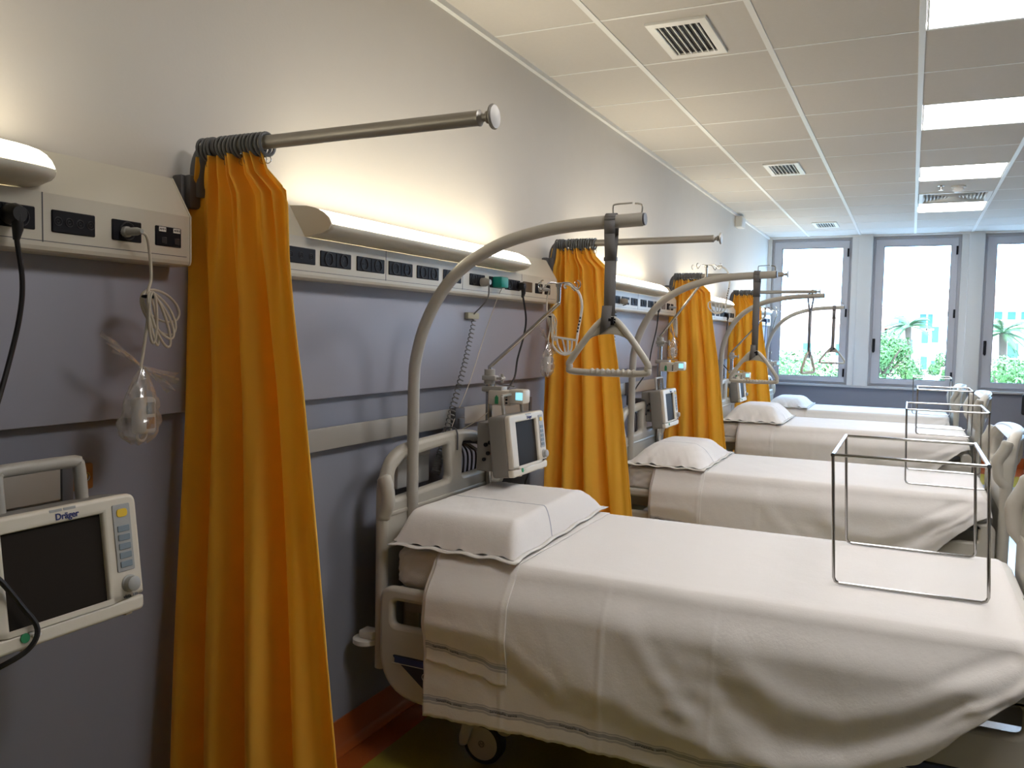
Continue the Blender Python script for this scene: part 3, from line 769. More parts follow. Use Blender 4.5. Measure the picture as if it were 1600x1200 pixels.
def make_bed(k):
    bed = BEDS[k]; yc, dx, zt = bed['yc'], bed['dx'], bed['zt']; zo = zt-.715
    t = thing('hospital_bed', (dx+1.1, yc, 0), 'beige plastic hospital bed with curved lifting pole, '+BN[k], 'bed', 'hospital beds in a row along the left wall')
    hb = board(t, bed, dx+.128, 'headboard', False)
    board(t, bed, dx+(2.066 if k == 0 else 2.085), 'footboard', True)
    for s_ in (-1, 1):
        side_rail(t, bed, s_, True); side_rail(t, bed, s_, False)
    z1 = zt-.135
    MB().box((dx+.18, yc-HW+.02, z1-.035), (dx+2.04, yc+HW-.02, z1-.002), .006).build('mattress_platform', M_bedpanel, t)
    f = MB()
    for s_ in (-1, 1):
        f.box((dx+.18, yc+s_*.34-.02, z1-.10), (dx+2.04, yc+s_*.34+.02, z1-.036), .005)
        f.box((dx+.40, yc+s_*.30-.025, .20), (dx+1.90, yc+s_*.30+.025, .26), .008)
    for xx in (.42, 1.86): f.box((dx+xx-.03, yc-.36, .205), (dx+xx+.03, yc+.36, .255), .008)
    for xx in (.62, 1.62):
        f.box((dx+xx-.05, yc-.30, z1-.09), (dx+xx+.05, yc+.30, z1-.05), .006)
    f.build('chassis', M_bed, t)
    for xx in (.62, 1.62):
        MB().box((dx+xx-.06, yc-.07, .25), (dx+xx+.06, yc+.07, z1-.06), .01).build('lift_column', M_tube, t)
    for xx, s_ in ((.47, -1), (.47, 1), (1.83, -1), (1.83, 1)): caster(t, dx+xx, yc+s_*.315, 1)
    # white round wall bumpers at the head corners
    for s_ in (-1, 1):
        b = MB(); b.lathe([(.040, 0), (.045, .004), (.045, .018), (.040, .022)], (dx+.072, yc+s_*.435, .375+zo), 'z', 24)
        b.box((dx+.058, yc+s_*.435-.025, .397+zo), (dx+.115, yc+s_*.435+.025, .425+zo), .006); b.build('wall_bumper', M_wplast, t)
    # lifting pole
    yp = yc-.29; X = dx+.158
    pts = [(X, yp, .42+zo), (X, yp, 1.24), (X+.006, yp, 1.33), (X+.040, yp, 1.45), (X+.105, yp, 1.565), (X+.19, yp, 1.65), (X+.31, yp, 1.715), (X+.44, yp, 1.752), (X+.58, yp, 1.772), (X+.80, yp, 1.782)]
    pole = MB().tube([pts[0]]+CR(pts[1:], 7), .0205, 16).build('lifting_pole', M_tube, t)
    b = MB()
    b.tube(CR([(X+.705, yp, 1.79), (X+.703, yp, 1.822), (X+.712, yp, 1.830), (X+.765, yp, 1.832)], 4), .0026, 6)
    b.tube(CR([(X+.792, yp, 1.79), (X+.795, yp, 1.820), (X+.786, yp, 1.828), (X+.772, yp, 1.830)], 4), .0026, 6)
    b.build('strap_stop', M_steel, pole)
    MB().cyl((X+.797, yp, 1.7822), (X+.806, yp, 1.7824), .0185, 16).build('end_plug', M_darkgrey, pole)
    MB().cyl((X, yp, .36+zo), (X, yp, .56+zo), .028).box((X-.03, yp-.03, .50+zo), (X+.06, yp+.03, .54+zo), .005).build('pole_socket', M_bed, t)
    return t
beds = [make_bed(k) for k in range(4)]

def make_linen(k):
    bed = BEDS[k]; yc, dx, zt = bed['yc'], bed['dx'], bed['zt']; zo = zt-.715
    # mattress in a fitted sheet
    m = MB()
    def F(u, v):
        a = 2*math.pi*v; cx = math.copysign(abs(math.cos(a))**.07, math.cos(a)); cy = math.copysign(abs(math.sin(a))**.07, math.sin(a))
        q = abs(2*u-1); r = 1-.014*sm(.7, 1, q)
        z = zt-.131+.131*u
        wr = .003*noise(a*6, u*9, k)*(1 if q < .95 else 0)
        return (dx+.172+.93+(.925*r+wr)*cx*1.0, yc+(HW*(1-.03*sm(.7, 1, q))+wr)*cy, z)
    m.grid(F, 14, 240)
    m.bm.faces.new([v for v in m.bm.verts if abs(v.co.z-(zt-.131)) < 1e-5][:240])
    m.bm.faces.new([v for v in m.bm.verts if abs(v.co.z-zt) < 1e-5][:240])
    bmesh.ops.remove_doubles(m.bm, verts=m.bm.verts[:], dist=1e-5)
    mt = m.build('mattress', M_mattress, None, smooth=60)
    tag(mt, 'mattress in a white fitted sheet on '+BN2[k], 'mattress', 'mattresses on the beds')
    sh, P, L1 = drape(bed, k, 'bed_sheet', .345, 2.075, hem_z, .36, .0, 300 if k == 0 else 120, '', foot=True, edge=.009)
    tag(sh, 'white top sheet draped over the side of '+BN2[k], 'bed sheet', 'white top sheets draped over the beds')
    if k < 2:
        for x in ((.44, .63, .86, 1.09) if k == 0 else (.45, .7)):
            tx = MB(); map_text(tx, 'Servizitalia  sanità', .013, x, .0595, P, L1, hem_z); tx.build('hem_lettering', M_ink, sh, smooth=0)
    h2 = lambda x: lerp([(.30, -.318), (.45, -.325), (.55, -.338), (.60, -.352), (.66, -.345)], x)
    dr, P2, L1 = drape(bed, k, 'draw_sheet', .356, .640, h2, .30, .0045, 60, '', edge=.012)
    tag(dr, 'narrow folded draw sheet lying across the head end of '+BN2[k], 'bed sheet', 'narrow draw sheets across the head ends')
    if k < 2:
        tx = MB(); map_text(tx, 'Servizitalia  sanità', .013, .43, .0595, P2, L1, h2); tx.build('hem_lettering', M_ink, dr, smooth=0)
    # pillow
    px0, px1, py0, py1 = dx+.190, dx+.625, yc-.44, yc+(.46 if k == 0 else .37)
    if k == 2: px0 += .02; px1 += .06
    cx, cy = (px0+px1)/2, (py0+py1)/2; ax, ay = (px1-px0)/2, (py1-py0)/2
    hgt = [.105, .105, .125, .10][k]; boxy = [7, 3.2, 3.0, 3.2][k]
    top = MB(); zb = zt+.0135
    def G(sgn):
        def f(u, v):
            p = 2*u-1; q = 2*v-1
            cb = .80 if k == 0 else .42; pw = 2.6 if k == 0 else 2.2
            hx = max(0, 1-max(0, (abs(p)-cb)/(1-cb))**pw); cq = cb if (k or q < 0) else .38; hy = max(0, 1-max(0, (abs(q)-cq)/(1-cq))**(pw if (k or q < 0) else 1.9)); h = hx*hy*(1-.10*(p*p+q*q) if k else 1)
            e = .010*(abs(p*q))**3
            x = cx+p*ax*(1+e)*(1-(.13*(q+1)/2 if (k == 0 and p > 0) else 0)); y = cy+q*(ay+.012*(abs(p)**6))
            wr = .006*noise(p*4, q*5, k+3)*(1-h)+.0028*noise(p*7, q*8, k)
            if sgn > 0: z = zb+.010+hgt*h+wr*(.4 if h > .9 else 1)
            else: z = zb+.009-.009*h
            lift_ = .006*math.sin(p*17+k)*(1-hx*hy)**4 if sgn > 0 else 0
            return (x, y, z+lift_)
        return f
    uvf = lambda a, b: (a*.46, b*.80)
    top.grid(G(1), 60, 84, uvf=uvf); top.grid(G(-1), 60, 84, uvf=uvf)
    pl = top.build('pillow', M_pillow, None, smooth=75)
    tag(pl, 'white pillow on the head end of '+BN2[k], 'pillow', 'white pillows on the beds')
    fl = MB()
    ring = []
    for q in range(160):
        a = q/160*4
        s0 = a % 1; e = [(-1+2*s0, -1), (1, -1+2*s0), (1-2*s0, 1), (-1, 1-2*s0)][int(a)]
        ring.append(e)
    def E(u, v):
        p, q = ring[int(round(u*160)) % 160]; o_ = v*.016
        return (cx+p*(ax+o_*(1 if abs(p) > .98 else 0))*(1-(.13*(q+1)/2 if (k == 0 and p > 0) else 0)), cy+q*(ay+.012*abs(p)**6+(o_ if abs(q) > .98 else 0)), zb+.0095-.006*v*(1 if q < -.9 else .4)+.0035*math.sin(u*97+k))
    fl.grid(E, 160, 2); fl.build('pillowcase_edge', M_mattress, pl, solid=.0015)
for k in range(4): make_linen(k)

# ------------------------------------------------------------------ wire bed cradles
def cradle(k, x0, x1, y0, y1, z0, z1, lean):
    t = thing('bed_cradle', ((x0+x1)/2, (y0+y1)/2, z0), 'bent steel wire cradle frame standing on the foot end of '+BN2[k], 'bed cradle', 'steel wire cradles on the beds')
    r = .0046
    for y in (y0, y1):
        c = .016
        P = [(x0-lean, y, z1), (x0, y, z0+c+r), (x0+.3*c, y, z0+.3*c+r), (x0+c, y, z0+r), (x1-c, y, z0+r), (x1-.3*c, y, z0+.3*c+r), (x1, y, z0+c+r), (x1-lean, y, z1)]
        MB().tube(P, r, 10).build('upright_loop', M_chrome, t)
        MB().cyl((x0-lean, y, z1), (x1-lean, y, z1), r, 10).build('top_bar', M_chrome, t)
    for x in (x0-lean, x1-lean): MB().cyl((x, y0-r*1.2, z1), (x, y1+r*1.2, z1), r*1.3, 10).build('side_bar', M_chrome, t)
cradle(0, 1.523, 1.918, 2.58, 3.115, .721, 1.10, .016)
cradle(1, 1.70, 2.08, 4.84, 5.38, .681, 1.075, .010)
cradle(2, 1.757, 2.125, 6.98, 7.50, .731, 1.07, .0)
cradle(3, 1.735, 2.10, 9.85, 10.4, .658, 1.045, .0)

# ------------------------------------------------------------------ trapeze handles
def trapeze(k, zb, turn, label):
    bed = BEDS[k]; x = bed['dx']+.158+.70; y = bed['yc']-.29; z1 = 1.804
    apex = zb+.165
    t = thing('trapeze_handle', (x, y, zb), label, 'trapeze handle', 'lifting handles hanging from the bed poles')
    R0 = Matrix.Translation((x, y, 0)) @ Matrix.Rotation(math.radians(turn), 4, 'Z')
    def loc(p): return R0 @ Vector(p)
    w_ = .0165; s = MB()
    # strap looped over the pole: front leg, back leg
    for s_, e in ((-1, 0), (1, 0)):
        pts = [(0, s_*.0235, z1-.025), (0, s_*.020, 1.74), (0, s_*.006, 1.66), (0, s_*.004, apex-.02)]
        for a, b in zip(pts, pts[1:]):
            vs = [loc((-w_, a[1], a[2])), loc((w_, a[1], a[2])), loc((w_, b[1], b[2])), loc((-w_, b[1], b[2]))]
            s.bm.faces.new([s._v(v) for v in vs])
    P = [(0, .0235*math.cos(a), z1-.024+.0235*math.sin(a)) for a in [math.pi*j/8 for j in range(9)]]
    for a, b in zip(P, P[1:]):
        s.bm.faces.new([s._v(loc(v)) for v in ((-w_, a[1], a[2]), (w_, a[1], a[2]), (w_, b[1], b[2]), (-w_, b[1], b[2]))])
    s.bm.faces.new([s._v(loc(v)) for v in ((-w_-.004, -.0075, apex+.04), (w_-.006, -.0075, apex+.04), (w_-.008, -.016, apex-.022), (-w_-.008, -.016, apex-.050))])
    s.build('strap', M_strap, t, solid=.002)
    b = MB(); c = Matrix.Translation(loc((0, 0, 1.665))) @ Matrix.Rotation(math.radians(turn), 4, 'Z')
    tb_ = bmesh.new(); bmesh.ops.create_cube(tb_, size=1)
    for v in tb_.verts: v.co = Vector((v.co.x*.040, v.co.y*.014, v.co.z*.012))
    b.add(tb_, c); tb_.free(); b.build('strap_keeper', M_darkgrey, t)
    if k == 1:
        b = MB(); b.add(cube((.036, .012, .10)), Matrix.Translation(loc((0, 0, 1.55))) @ Matrix.Rotation(math.radians(turn), 4, 'Z')); b.build('blue_sleeve', M_bluestrap, t)
    # grip: rounded triangle
    tri = [(0, 0, apex), (-.040, 0, apex-.022), (-.118, 0, zb+.040), (-.124, 0, zb+.016), (-.105, 0, zb), (.105, 0, zb), (.124, 0, zb+.016), (.118, 0, zb+.040), (.040, 0, apex-.022)]
    path = [loc(p) for p in CR(tri, 5, True)]
    g = MB().tube(path, .0105, 12, True)
    gr = g.build('grip', M_bed, t)
    g = MB()
    for q in range(9):
        xx = -.05+.0165*q; g.lathe([(.010, -.005), (.0122, 0), (.010, .005)], (0, 0, 0), 'x', 12)
        for v in list(g.bm.verts)[-36:]: v.co = loc((v.co.x+xx, v.co.y, v.co.z+zb+.001))
    g.build('finger_grooves', M_bed, gr)
    web = [(0, apex), (.040, apex-.022), (.066, apex-.066), (.050, apex-.056), (.030, apex-.049), (0, apex-.046), (-.030, apex-.049), (-.050, apex-.056), (-.066, apex-.066), (-.040, apex-.022)]
    g = MB(); plate(g, [web], .010, .003, '-y', 0, extra=R0); g.build('web_plate', M_bed, gr)
    MB().add(cube((.022, .026, .026)), Matrix.Translation(loc((.014, 0, apex-.008))) @ Matrix.Rotation(math.radians(turn), 4, 'Z')) if False else None
    b = MB(); b.add(cube((.026, .030, .024)), Matrix.Translation(loc((.010, 0, apex-.006))) @ Matrix.Rotation(math.radians(turn), 4, 'Z')); b.build('buckle', M_black, t)
def cube(d):
    t = bmesh.new(); bmesh.ops.create_cube(t, size=1)
    for v in t.verts: v.co = Vector((v.co.x*d[0], v.co.y*d[1], v.co.z*d[2]))
    bmesh.ops.bevel(t, geom=t.edges[:], offset=min(d)*.2, segments=2, affect='EDGES')
    return t
trapeze(0, 1.318, 2, 'large grey triangular lifting handle on a dark strap, hanging from the nearest pole')
trapeze(1, 1.190, -3, 'triangular lifting handle on a strap with a blue sleeve, hanging from the second pole')
trapeze(2, 1.158, 74, 'lifting handle turned edge-on, hanging from the third pole before the first window')
trapeze(3, 1.172, 4, 'smallest triangular lifting handle, hanging from the farthest pole before the first window')

# ------------------------------------------------------------------ monitors
def monitor(x, yr, zt_, label, pod=False, texts=True, w=.335, h=.235, hr=.0065):
    """front facing +x, right edge at yr, top at zt_, leaning back by 6 degrees"""
    t = thing('patient_monitor', (x, yr-w/2, zt_-h), label, 'monitor', 'white patient monitors on the wall side')
    M = Matrix.Translation((x, yr-w, zt_)) @ Matrix.Rotation(math.radians(-7), 4, 'Y') @ AX['x'].to_4x4()
    # local: a to the right (+y), b up, c towards the viewer
    def pl(loops, th, bev, c):
        m = MB(); plate(m, loops, th, bev, 'z', c, extra=M); return m
    case = rpoly(rect(0, -h, w, 0), [.016, .02, .022, .018], 5)
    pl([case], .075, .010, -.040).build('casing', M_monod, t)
    lower = -h+.038
    sc = rect(.058, -.200, w-.078, -.030)
    bz = pl([rpoly(rect(.0, lower-.006, w, 0), [.006, .006, .022, .018], 5), sc], .022, .007, .004); b_ = bz.build('front_bezel', M_mono, t)
    pl([rpoly(rect(.0, -h, w, lower-.009), [.016, .02, .004, .004], 4)], .024, .006, .001).build('lower_bezel', M_mono, t)
    pl([rect(.054, -.204, w-.074, -.026)], .004, .0005, .0025).build('screen', M_screen, t)
    k_ = pl([rpoly(rect(w-.058, -.150, w-.018, -.018), .003, 2)], .003, .001, .0155).build('key_panel', M_keys, t)
    pl([rpoly(rect(w-.050, -.043, w-.026, -.027), .007, 4)], .002, .0006, .0178).build('alarm_key', M_yellowk, t)
    for i in range(5):
        z0 = -.066-.0175*i
        pl([rpoly(rect(w-.051, z0-.006, w-.024, z0+.006), .002, 2)], .002, .0006, .0178).build('key', M_key, t)
    kb = MB(); kb.lathe([(.017, .0), (.0175, .003), (.015, .005), (.0145, .016), (.012, .018), (.001, .018)], (0, 0, 0), 'z', 28)
    for v in kb.bm.verts: v.co = M @ (v.co+Vector((w-.034, -.176, .0145)))
    kb.build('rotary_knob', M_keys, t)
    bt = MB(); bt.lathe([(.0085, .0), (.0085, .003), (.001, .0035)], (0, 0, 0), 'z', 20)
    for v in bt.bm.verts: v.co = M @ (v.co+Vector((.082, -h+.020, .0125)))
    bt.build('power_button', M_green, t)
    for i in range(2):
        bt = MB(); bt.lathe([(.003, .0), (.003, .002), (.001, .0024)], (0, 0, 0), 'z', 10)
        for v in bt.bm.verts: v.co = M @ (v.co+Vector((.098+.012*i, -h+.0185, .0125)))
        bt.build('indicator_light', M_label, t)
    for i in range(2):
        pl([rpoly(rect(.148+.028*i, -.0085, .173+.028*i, -.0035), .001, 2)], .002, .0005, .0145).build('top_window', M_keys, t)
    if texts:
        for tx, sz, a, b, mm, bold in (('Dräger', .0165, .182, -.0185, M_blueink, .0004), ('vista', .0095, w-.041, -.200, M_ink, .0002), ('120', .0075, w-.023, -.2005, M_key, 0)):
            m = MB(); m.addmesh(text_mesh(tx, sz, bold=bold), M @ Matrix.Translation((a, b, .0156))); m.build('lettering', mm, t, smooth=0)
    for a in (.09, w-.03):
        m = MB(); m.box((-.008, -.006, 0), (.008, .0, .012), .002)
        for v in m.bm.verts: v.co = M @ (v.co+Vector((a, -h+.001, -.01)))
        m.build('foot', M_mono, t)
    # carrying handle at the back
    hd = MB(); z0, z1 = -.02, .075; a0, a1 = .10, .268
    pts = CR([(a0, z0, -.055), (a0, z1-.018, -.055), (a0+.004, z1-.004, -.055), (a0+.018, z1, -.055), (a1-.018, z1, -.055), (a1-.004, z1-.004, -.055), (a1, z1-.018, -.055), (a1, z0, -.055)], 4)
    hd.tube([M @ Vector(p) for p in pts], hr, 10); hd.build('carrying_handle', M_tube, t)
    # arm to the wall rail
    ar = MB(); zc = 1.086; yc_ = yr-w/2
    ar.box((.026, yc_-.04, zc-.045), (.055, yc_+.04, zc+.04), .006).box((.05, yc_-.02, zc-.10), (x-.06, yc_+.02, zc-.06), .006).box((.035, yc_-.025, zc-.11), (.065, yc_+.025, zc), .006)
    ar.build('mounting_arm', M_darkgrey, t)
    return t, M
m0, M0 = monitor(.285, 1.182, 1.098, 'white patient monitor with a large dark screen, at the left edge below the near duct', hr=.0125)
t1, M1 = monitor(.335, 3.135, 1.122, 'small white patient monitor beside the pole at the head of the nearest bed', w=.325)
m2, M2 = monitor(.300, 5.42, 1.095, 'white patient monitor at the head of the second bed, before the third curtain', w=.325, h=.24)
m3, M3 = monitor(.290, 8.00, 1.08, 'white patient monitor half hidden behind the lifting handle of the second bed', w=.325, texts=False)
def pod(t, y, z, x0=.09, x1=.23):
    MB().box((x0, y-.02, z-.19), (x1, y+.14, z), .008).build('parameter_module', M_monod, t)
    for (yy, zz, mm, r) in ((0, -.05, M_red, .0), (0, 0, M_red, 0)): pass
    for xx, zz, mm, r in ((.5, .45, M_black, .008), (.72, .40, M_black, .008), (.9, .36, M_wplast, .008), (.62, .62, M_black, .008), (.88, .62, M_red, .009), (.42, .75, M_black, .007)):
        X = x0+(x1-x0)*xx; Z = z-.19*zz
        MB().lathe([(r, 0), (r, -.008), (r*.6, -.010), (r*.6, -.012)], (X, y-.020, Z), 'y', 14).build('connector', mm, t)
pod(t1, 2.86, 1.09, .20, .285); pod(m2, 5.14, 1.08, .17, .25)

# ------------------------------------------------------------------ drip poles with pumps
def drip_pole(k, x, y, zbase, ztop, zb, dxs, label):
    """zb: height where the sloping rod leaves the clamp"""
    t = thing('drip_pole', (x, y, zbase), label, 'drip pole', 'drip poles at the bed heads')
    MB().cyl((x, y, zbase), (x, y, zb-.02), .0145, 16).build('outer_tube', M_steel, t)
    MB().cyl((x, y, zb-.065), (x, y, zb-.005), .022, 16).box((x-.024, y-.024, zb-.05), (x+.036, y+.016, zb-.03), .004).build('clamp_collar', M_tube, t)
    kn = MB(); kn.cyl((x+.03, y-.005, zb-.04), (x+.062, y-.005, zb-.04), .005, 8)
    for a in range(4):
        q = a*math.pi/2; kn.cyl((x+.060, y-.005, zb-.04), (x+.060, y-.005+.018*math.cos(q), zb-.04+.018*math.sin(q)), .0065, 8)
    kn.build('star_knob', M_tube, t)
    X2 = x+dxs; zz = ztop-.075
    MB().tube(CR([(x, y, zb-.03), (x, y, zb), (x+.01, y, zb+.014), (x+dxs*.5, y, (zb+zz)/2), (X2-.012, y, zz-.012), (X2, y, zz+.006), (X2, y, ztop)], 6), .0078, 10).build('sloping_rod', M_steel, t)
    hk = MB()
    for sx, sy, L in ((-1, .35, .085), (1, -.35, .085), (-.5, -.9, .07), (.55, .9, .07)):
        n_ = math.hypot(sx, sy); ux, uy = sx/n_, sy/n_
        pr = [(0, 0), (.3*L, .004), (.7*L, .002), (L, -.018), (1.15*L, -.022), (1.28*L, -.010), (1.25*L, .006), (1.1*L, .010)]
        hk.tube(CR([(X2+ux*a, y+uy*a, ztop+b) for a, b in pr], 4), .0024, 6)
    hk.lathe([(.011, -.012), (.012, 0), (.008, .005)], (X2, y, ztop), 'z', 12)
    hk.build('hook_crown', M_steel, t)
    # clamp to the bed frame
    MB().box((x-.03, y-.03, zbase), (x+.03, y+.03, zbase+.05), .006).build('pole_foot', M_tube, t)
    return t, X2
def pump(x, y, z, label, lit=True):
    t = thing('infusion_pump', (x+.06, y, z-.07), label, 'infusion pump', 'infusion pumps clamped to the drip poles')
    MB().box((x+.012, y-.035, z-.072), (x+.115, y+.035, z-.012), .008).build('body', M_mono, t)
    MB().box((x-.022, y-.028, z-.020), (x+.07, y+.028, z+.002), .005).build('clamp', M_tube, t)
    MB().box((x+.105, y-.040, z-.062), (x+.172, y+.03, z-.005), .009).build('control_head', M_mono, t)
    MB().box((x+.139, y-.0425, z-.046), (x+.168, y-.039, z-.016), .001).build('display', M_lcd if lit else M_lcd, t)
    MB().prism([(x+.045, z-.066), (x+.060, z-.066), (x+.060, z-.040), (x+.0525, z-.030), (x+.045, z-.040)], 'y', y-.0375, y-.0345).build('green_mark', M_green, t, smooth=0)
    MB().tube(CR([(x+.03, y-.01, z), (x+.035, y-.01, z+.016), (x+.055, y-.01, z+.010), (x+.12, y-.01, z+.004)], 4), .003, 6).build('wire_handle', M_steel, t)
    b = MB()
    for i in range(3): b.cyl((x+.098, y-.034, z-.060+.013*i), (x+.098, y-.042, z-.060+.013*i), .004, 8)
    b.build('button', M_black, t)
    return t
IV = [(.155, 3.03, 1.29, 1.628, .295), (.215, 5.36, 1.43, 1.885, .285), (.225, 7.75, 1.30, 1.70, .28), (.12, 10.42, 1.30, 1.76, .11)]
for k, (x, y, zb, ztop, dxs) in enumerate(IV):
    zb_ = BEDS[k]['zt']-.26
    drip_pole(k, x, y, zb_, ztop, zb, dxs, 'steel drip pole with a slanted rod and hooks at the head of '+BN2[k])
    pump(x, y-.002, [1.215, 1.275, 1.125, 1.165][k], 'small infusion pump with a cyan display clamped to the pole of '+BN2[k])

# ------------------------------------------------------------------ cables, bags, hangers
def cable(name, pts, r, m, label, cat='cable', sub=6, group=None, parts=()):
    t = thing(name, pts[-1], label, cat, group)
    MB().tube(CR(pts, sub), r, 8).build('cord', m, t)
    for f in parts: f(t)
    return t
def plug_part(y, z, m, L=.035, r=.018, elbow=True, x=.106):
    def f(t):
        b = MB(); b.lathe([(r*.9, 0), (r, .004), (r, L*.6), (r*.7, L)], (x, y, z), 'x', 16)
        if elbow: b.tube([(x+L*.7, y, z), (x+L*.75, y, z-.03), (x+L*.6, y, z-.05)], [.011, .010, .006], 10)
        b.build('plug', m, t)
    return f
cable('power_cable', [(.128, 1.058, 1.60), (.13, 1.067, 1.515), (.13, 1.059, 1.441), (.13, 1.035, 1.35), (.15, .99, 1.25), (.22, .90, 1.12), (.30, .865, 1.04), (.325, .89, .995), (.326, .923, .945), (.335, .945, .900), (.335, .927, .868), (.31, .88, .842), (.2, .84, .78), (.12, .84, .70)], .0050, M_bcable,
      'thick black power cable running from the near duct down across the nearest monitor', parts=[plug_part(1.058, 1.645, M_bcable, .035, .021)])
def coiled(name, top, tape, pts, label, r0=.011, r1=.020, n=42, plugm=M_tube):
    t = thing(name, pts[-1], label, 'coiled cable', 'grey coiled handset cables on the wall')
    MB().tube(CR([top, (top[0]-.02, (top[1]+tape[1])/2, (top[2]+tape[2])/2), tape, pts[0]], 6), .0032, 8).build('straight_lead', M_gcable, t)
    C_ = CR(pts, 20); P = []; L = len(C_)-1; N = n*12
    for i in range(N+1):
        q = i/N; q2 = q; s_ = q2*L; a = min(int(s_), L-1); c = C_[a].lerp(C_[a+1], s_-a); d = (C_[a+1]-C_[a]).normalized()
        u = Vector((1, 0, 0)); v = d.cross(u).normalized(); r = r0+(r1-r0)*q; an = 2*math.pi*n*q
        P.append(c+u*r*math.cos(an)*.7+v*r*math.sin(an))
    MB().tube(P, .0026, 6).build('coil', M_gcable, t)
    MB().lathe([(.018, 0), (.018, .02), (.010, .04)], (.106, top[1], top[2]), 'x', 14).build('plug', plugm, t)
    MB().box((tape[0]-.010, tape[1]-.052, tape[2]-.013), (tape[0]+.008, tape[1]+.045, tape[2]+.013), .003).build('tape_strip', M_tape, t)
coiled('coiled_cable', (.14, 3.04, 1.638), (.040, 3.09, 1.502), [(.055, 3.075, 1.48), (.06, 2.99, 1.30), (.062, 2.89, 1.12), (.068, 2.80, .97), (.070, 2.755, .89)], 'grey coiled cable taped to the wall behind the nearest lifting pole')
coiled('coiled_cable', (.14, 4.88, 1.638), (.040, 4.93, 1.60), [(.055, 4.91, 1.57), (.06, 4.87, 1.37), (.062, 4.80, 1.12), (.068, 4.75, .94), (.070, 4.73, .82)], 'grey coiled cable hanging behind the large grey lifting handle, beside the second curtain', r1=.018)
cable('thin_cable', [(.135, 3.21, 1.640), (.10, 3.215, 1.60), (.05, 3.20, 1.45), (.045, 3.06, 1.22), (.05, 2.93, 1.08), (.06, 2.90, 1.03), (.13, 2.96, 1.075), (.16, 3.01, 1.11)], .0018, M_cable, 'thin white cable with a teal green plug hanging from the second duct', group=None,
      parts=[lambda t: MB().box((.104, 3.135, 1.622), (.150, 3.205, 1.668), .007).build('plug', M_teal, t)])
cable('power_cable', [(.128, 3.395, 1.60), (.125, 3.44, 1.50), (.12, 3.43, 1.42), (.12, 3.37, 1.32), (.14, 3.30, 1.24), (.20, 3.10, 1.20), (.215, 3.035, 1.205)], .0045, M_bcable, 'black power cable from the second duct to the nearest infusion pump', parts=[plug_part(3.40, 1.642, M_bcable, .03, .018)])
cable('power_cable', [(.128, 5.61, 1.60), (.12, 5.60, 1.48), (.11, 5.53, 1.34), (.11, 5.44, 1.20), (.08, 5.28, 1.08), (.08, 5.18, .98)], .0045, M_bcable, 'black power cable from the third duct dropping behind the second bed', parts=[plug_part(5.62, 1.642, M_bcable, .03, .018)])
cable('power_cable', [(.128, 8.0, 1.60), (.12, 7.99, 1.48), (.11, 7.92, 1.34), (.12, 7.86, 1.20), (.20, 7.78, 1.12)], .0045, M_bcable, 'black power cable from the duct behind the third bed', parts=[plug_part(8.0, 1.642, M_bcable, .03, .018)])
cable('power_cable', [(.128, 10.3, 1.60), (.12, 10.3, 1.45), (.12, 10.33, 1.30), (.15, 10.38, 1.17)], .0045, M_bcable, 'black power cable from the duct section by the window wall', parts=[plug_part(10.3, 1.642, M_blue, .03, .018)])

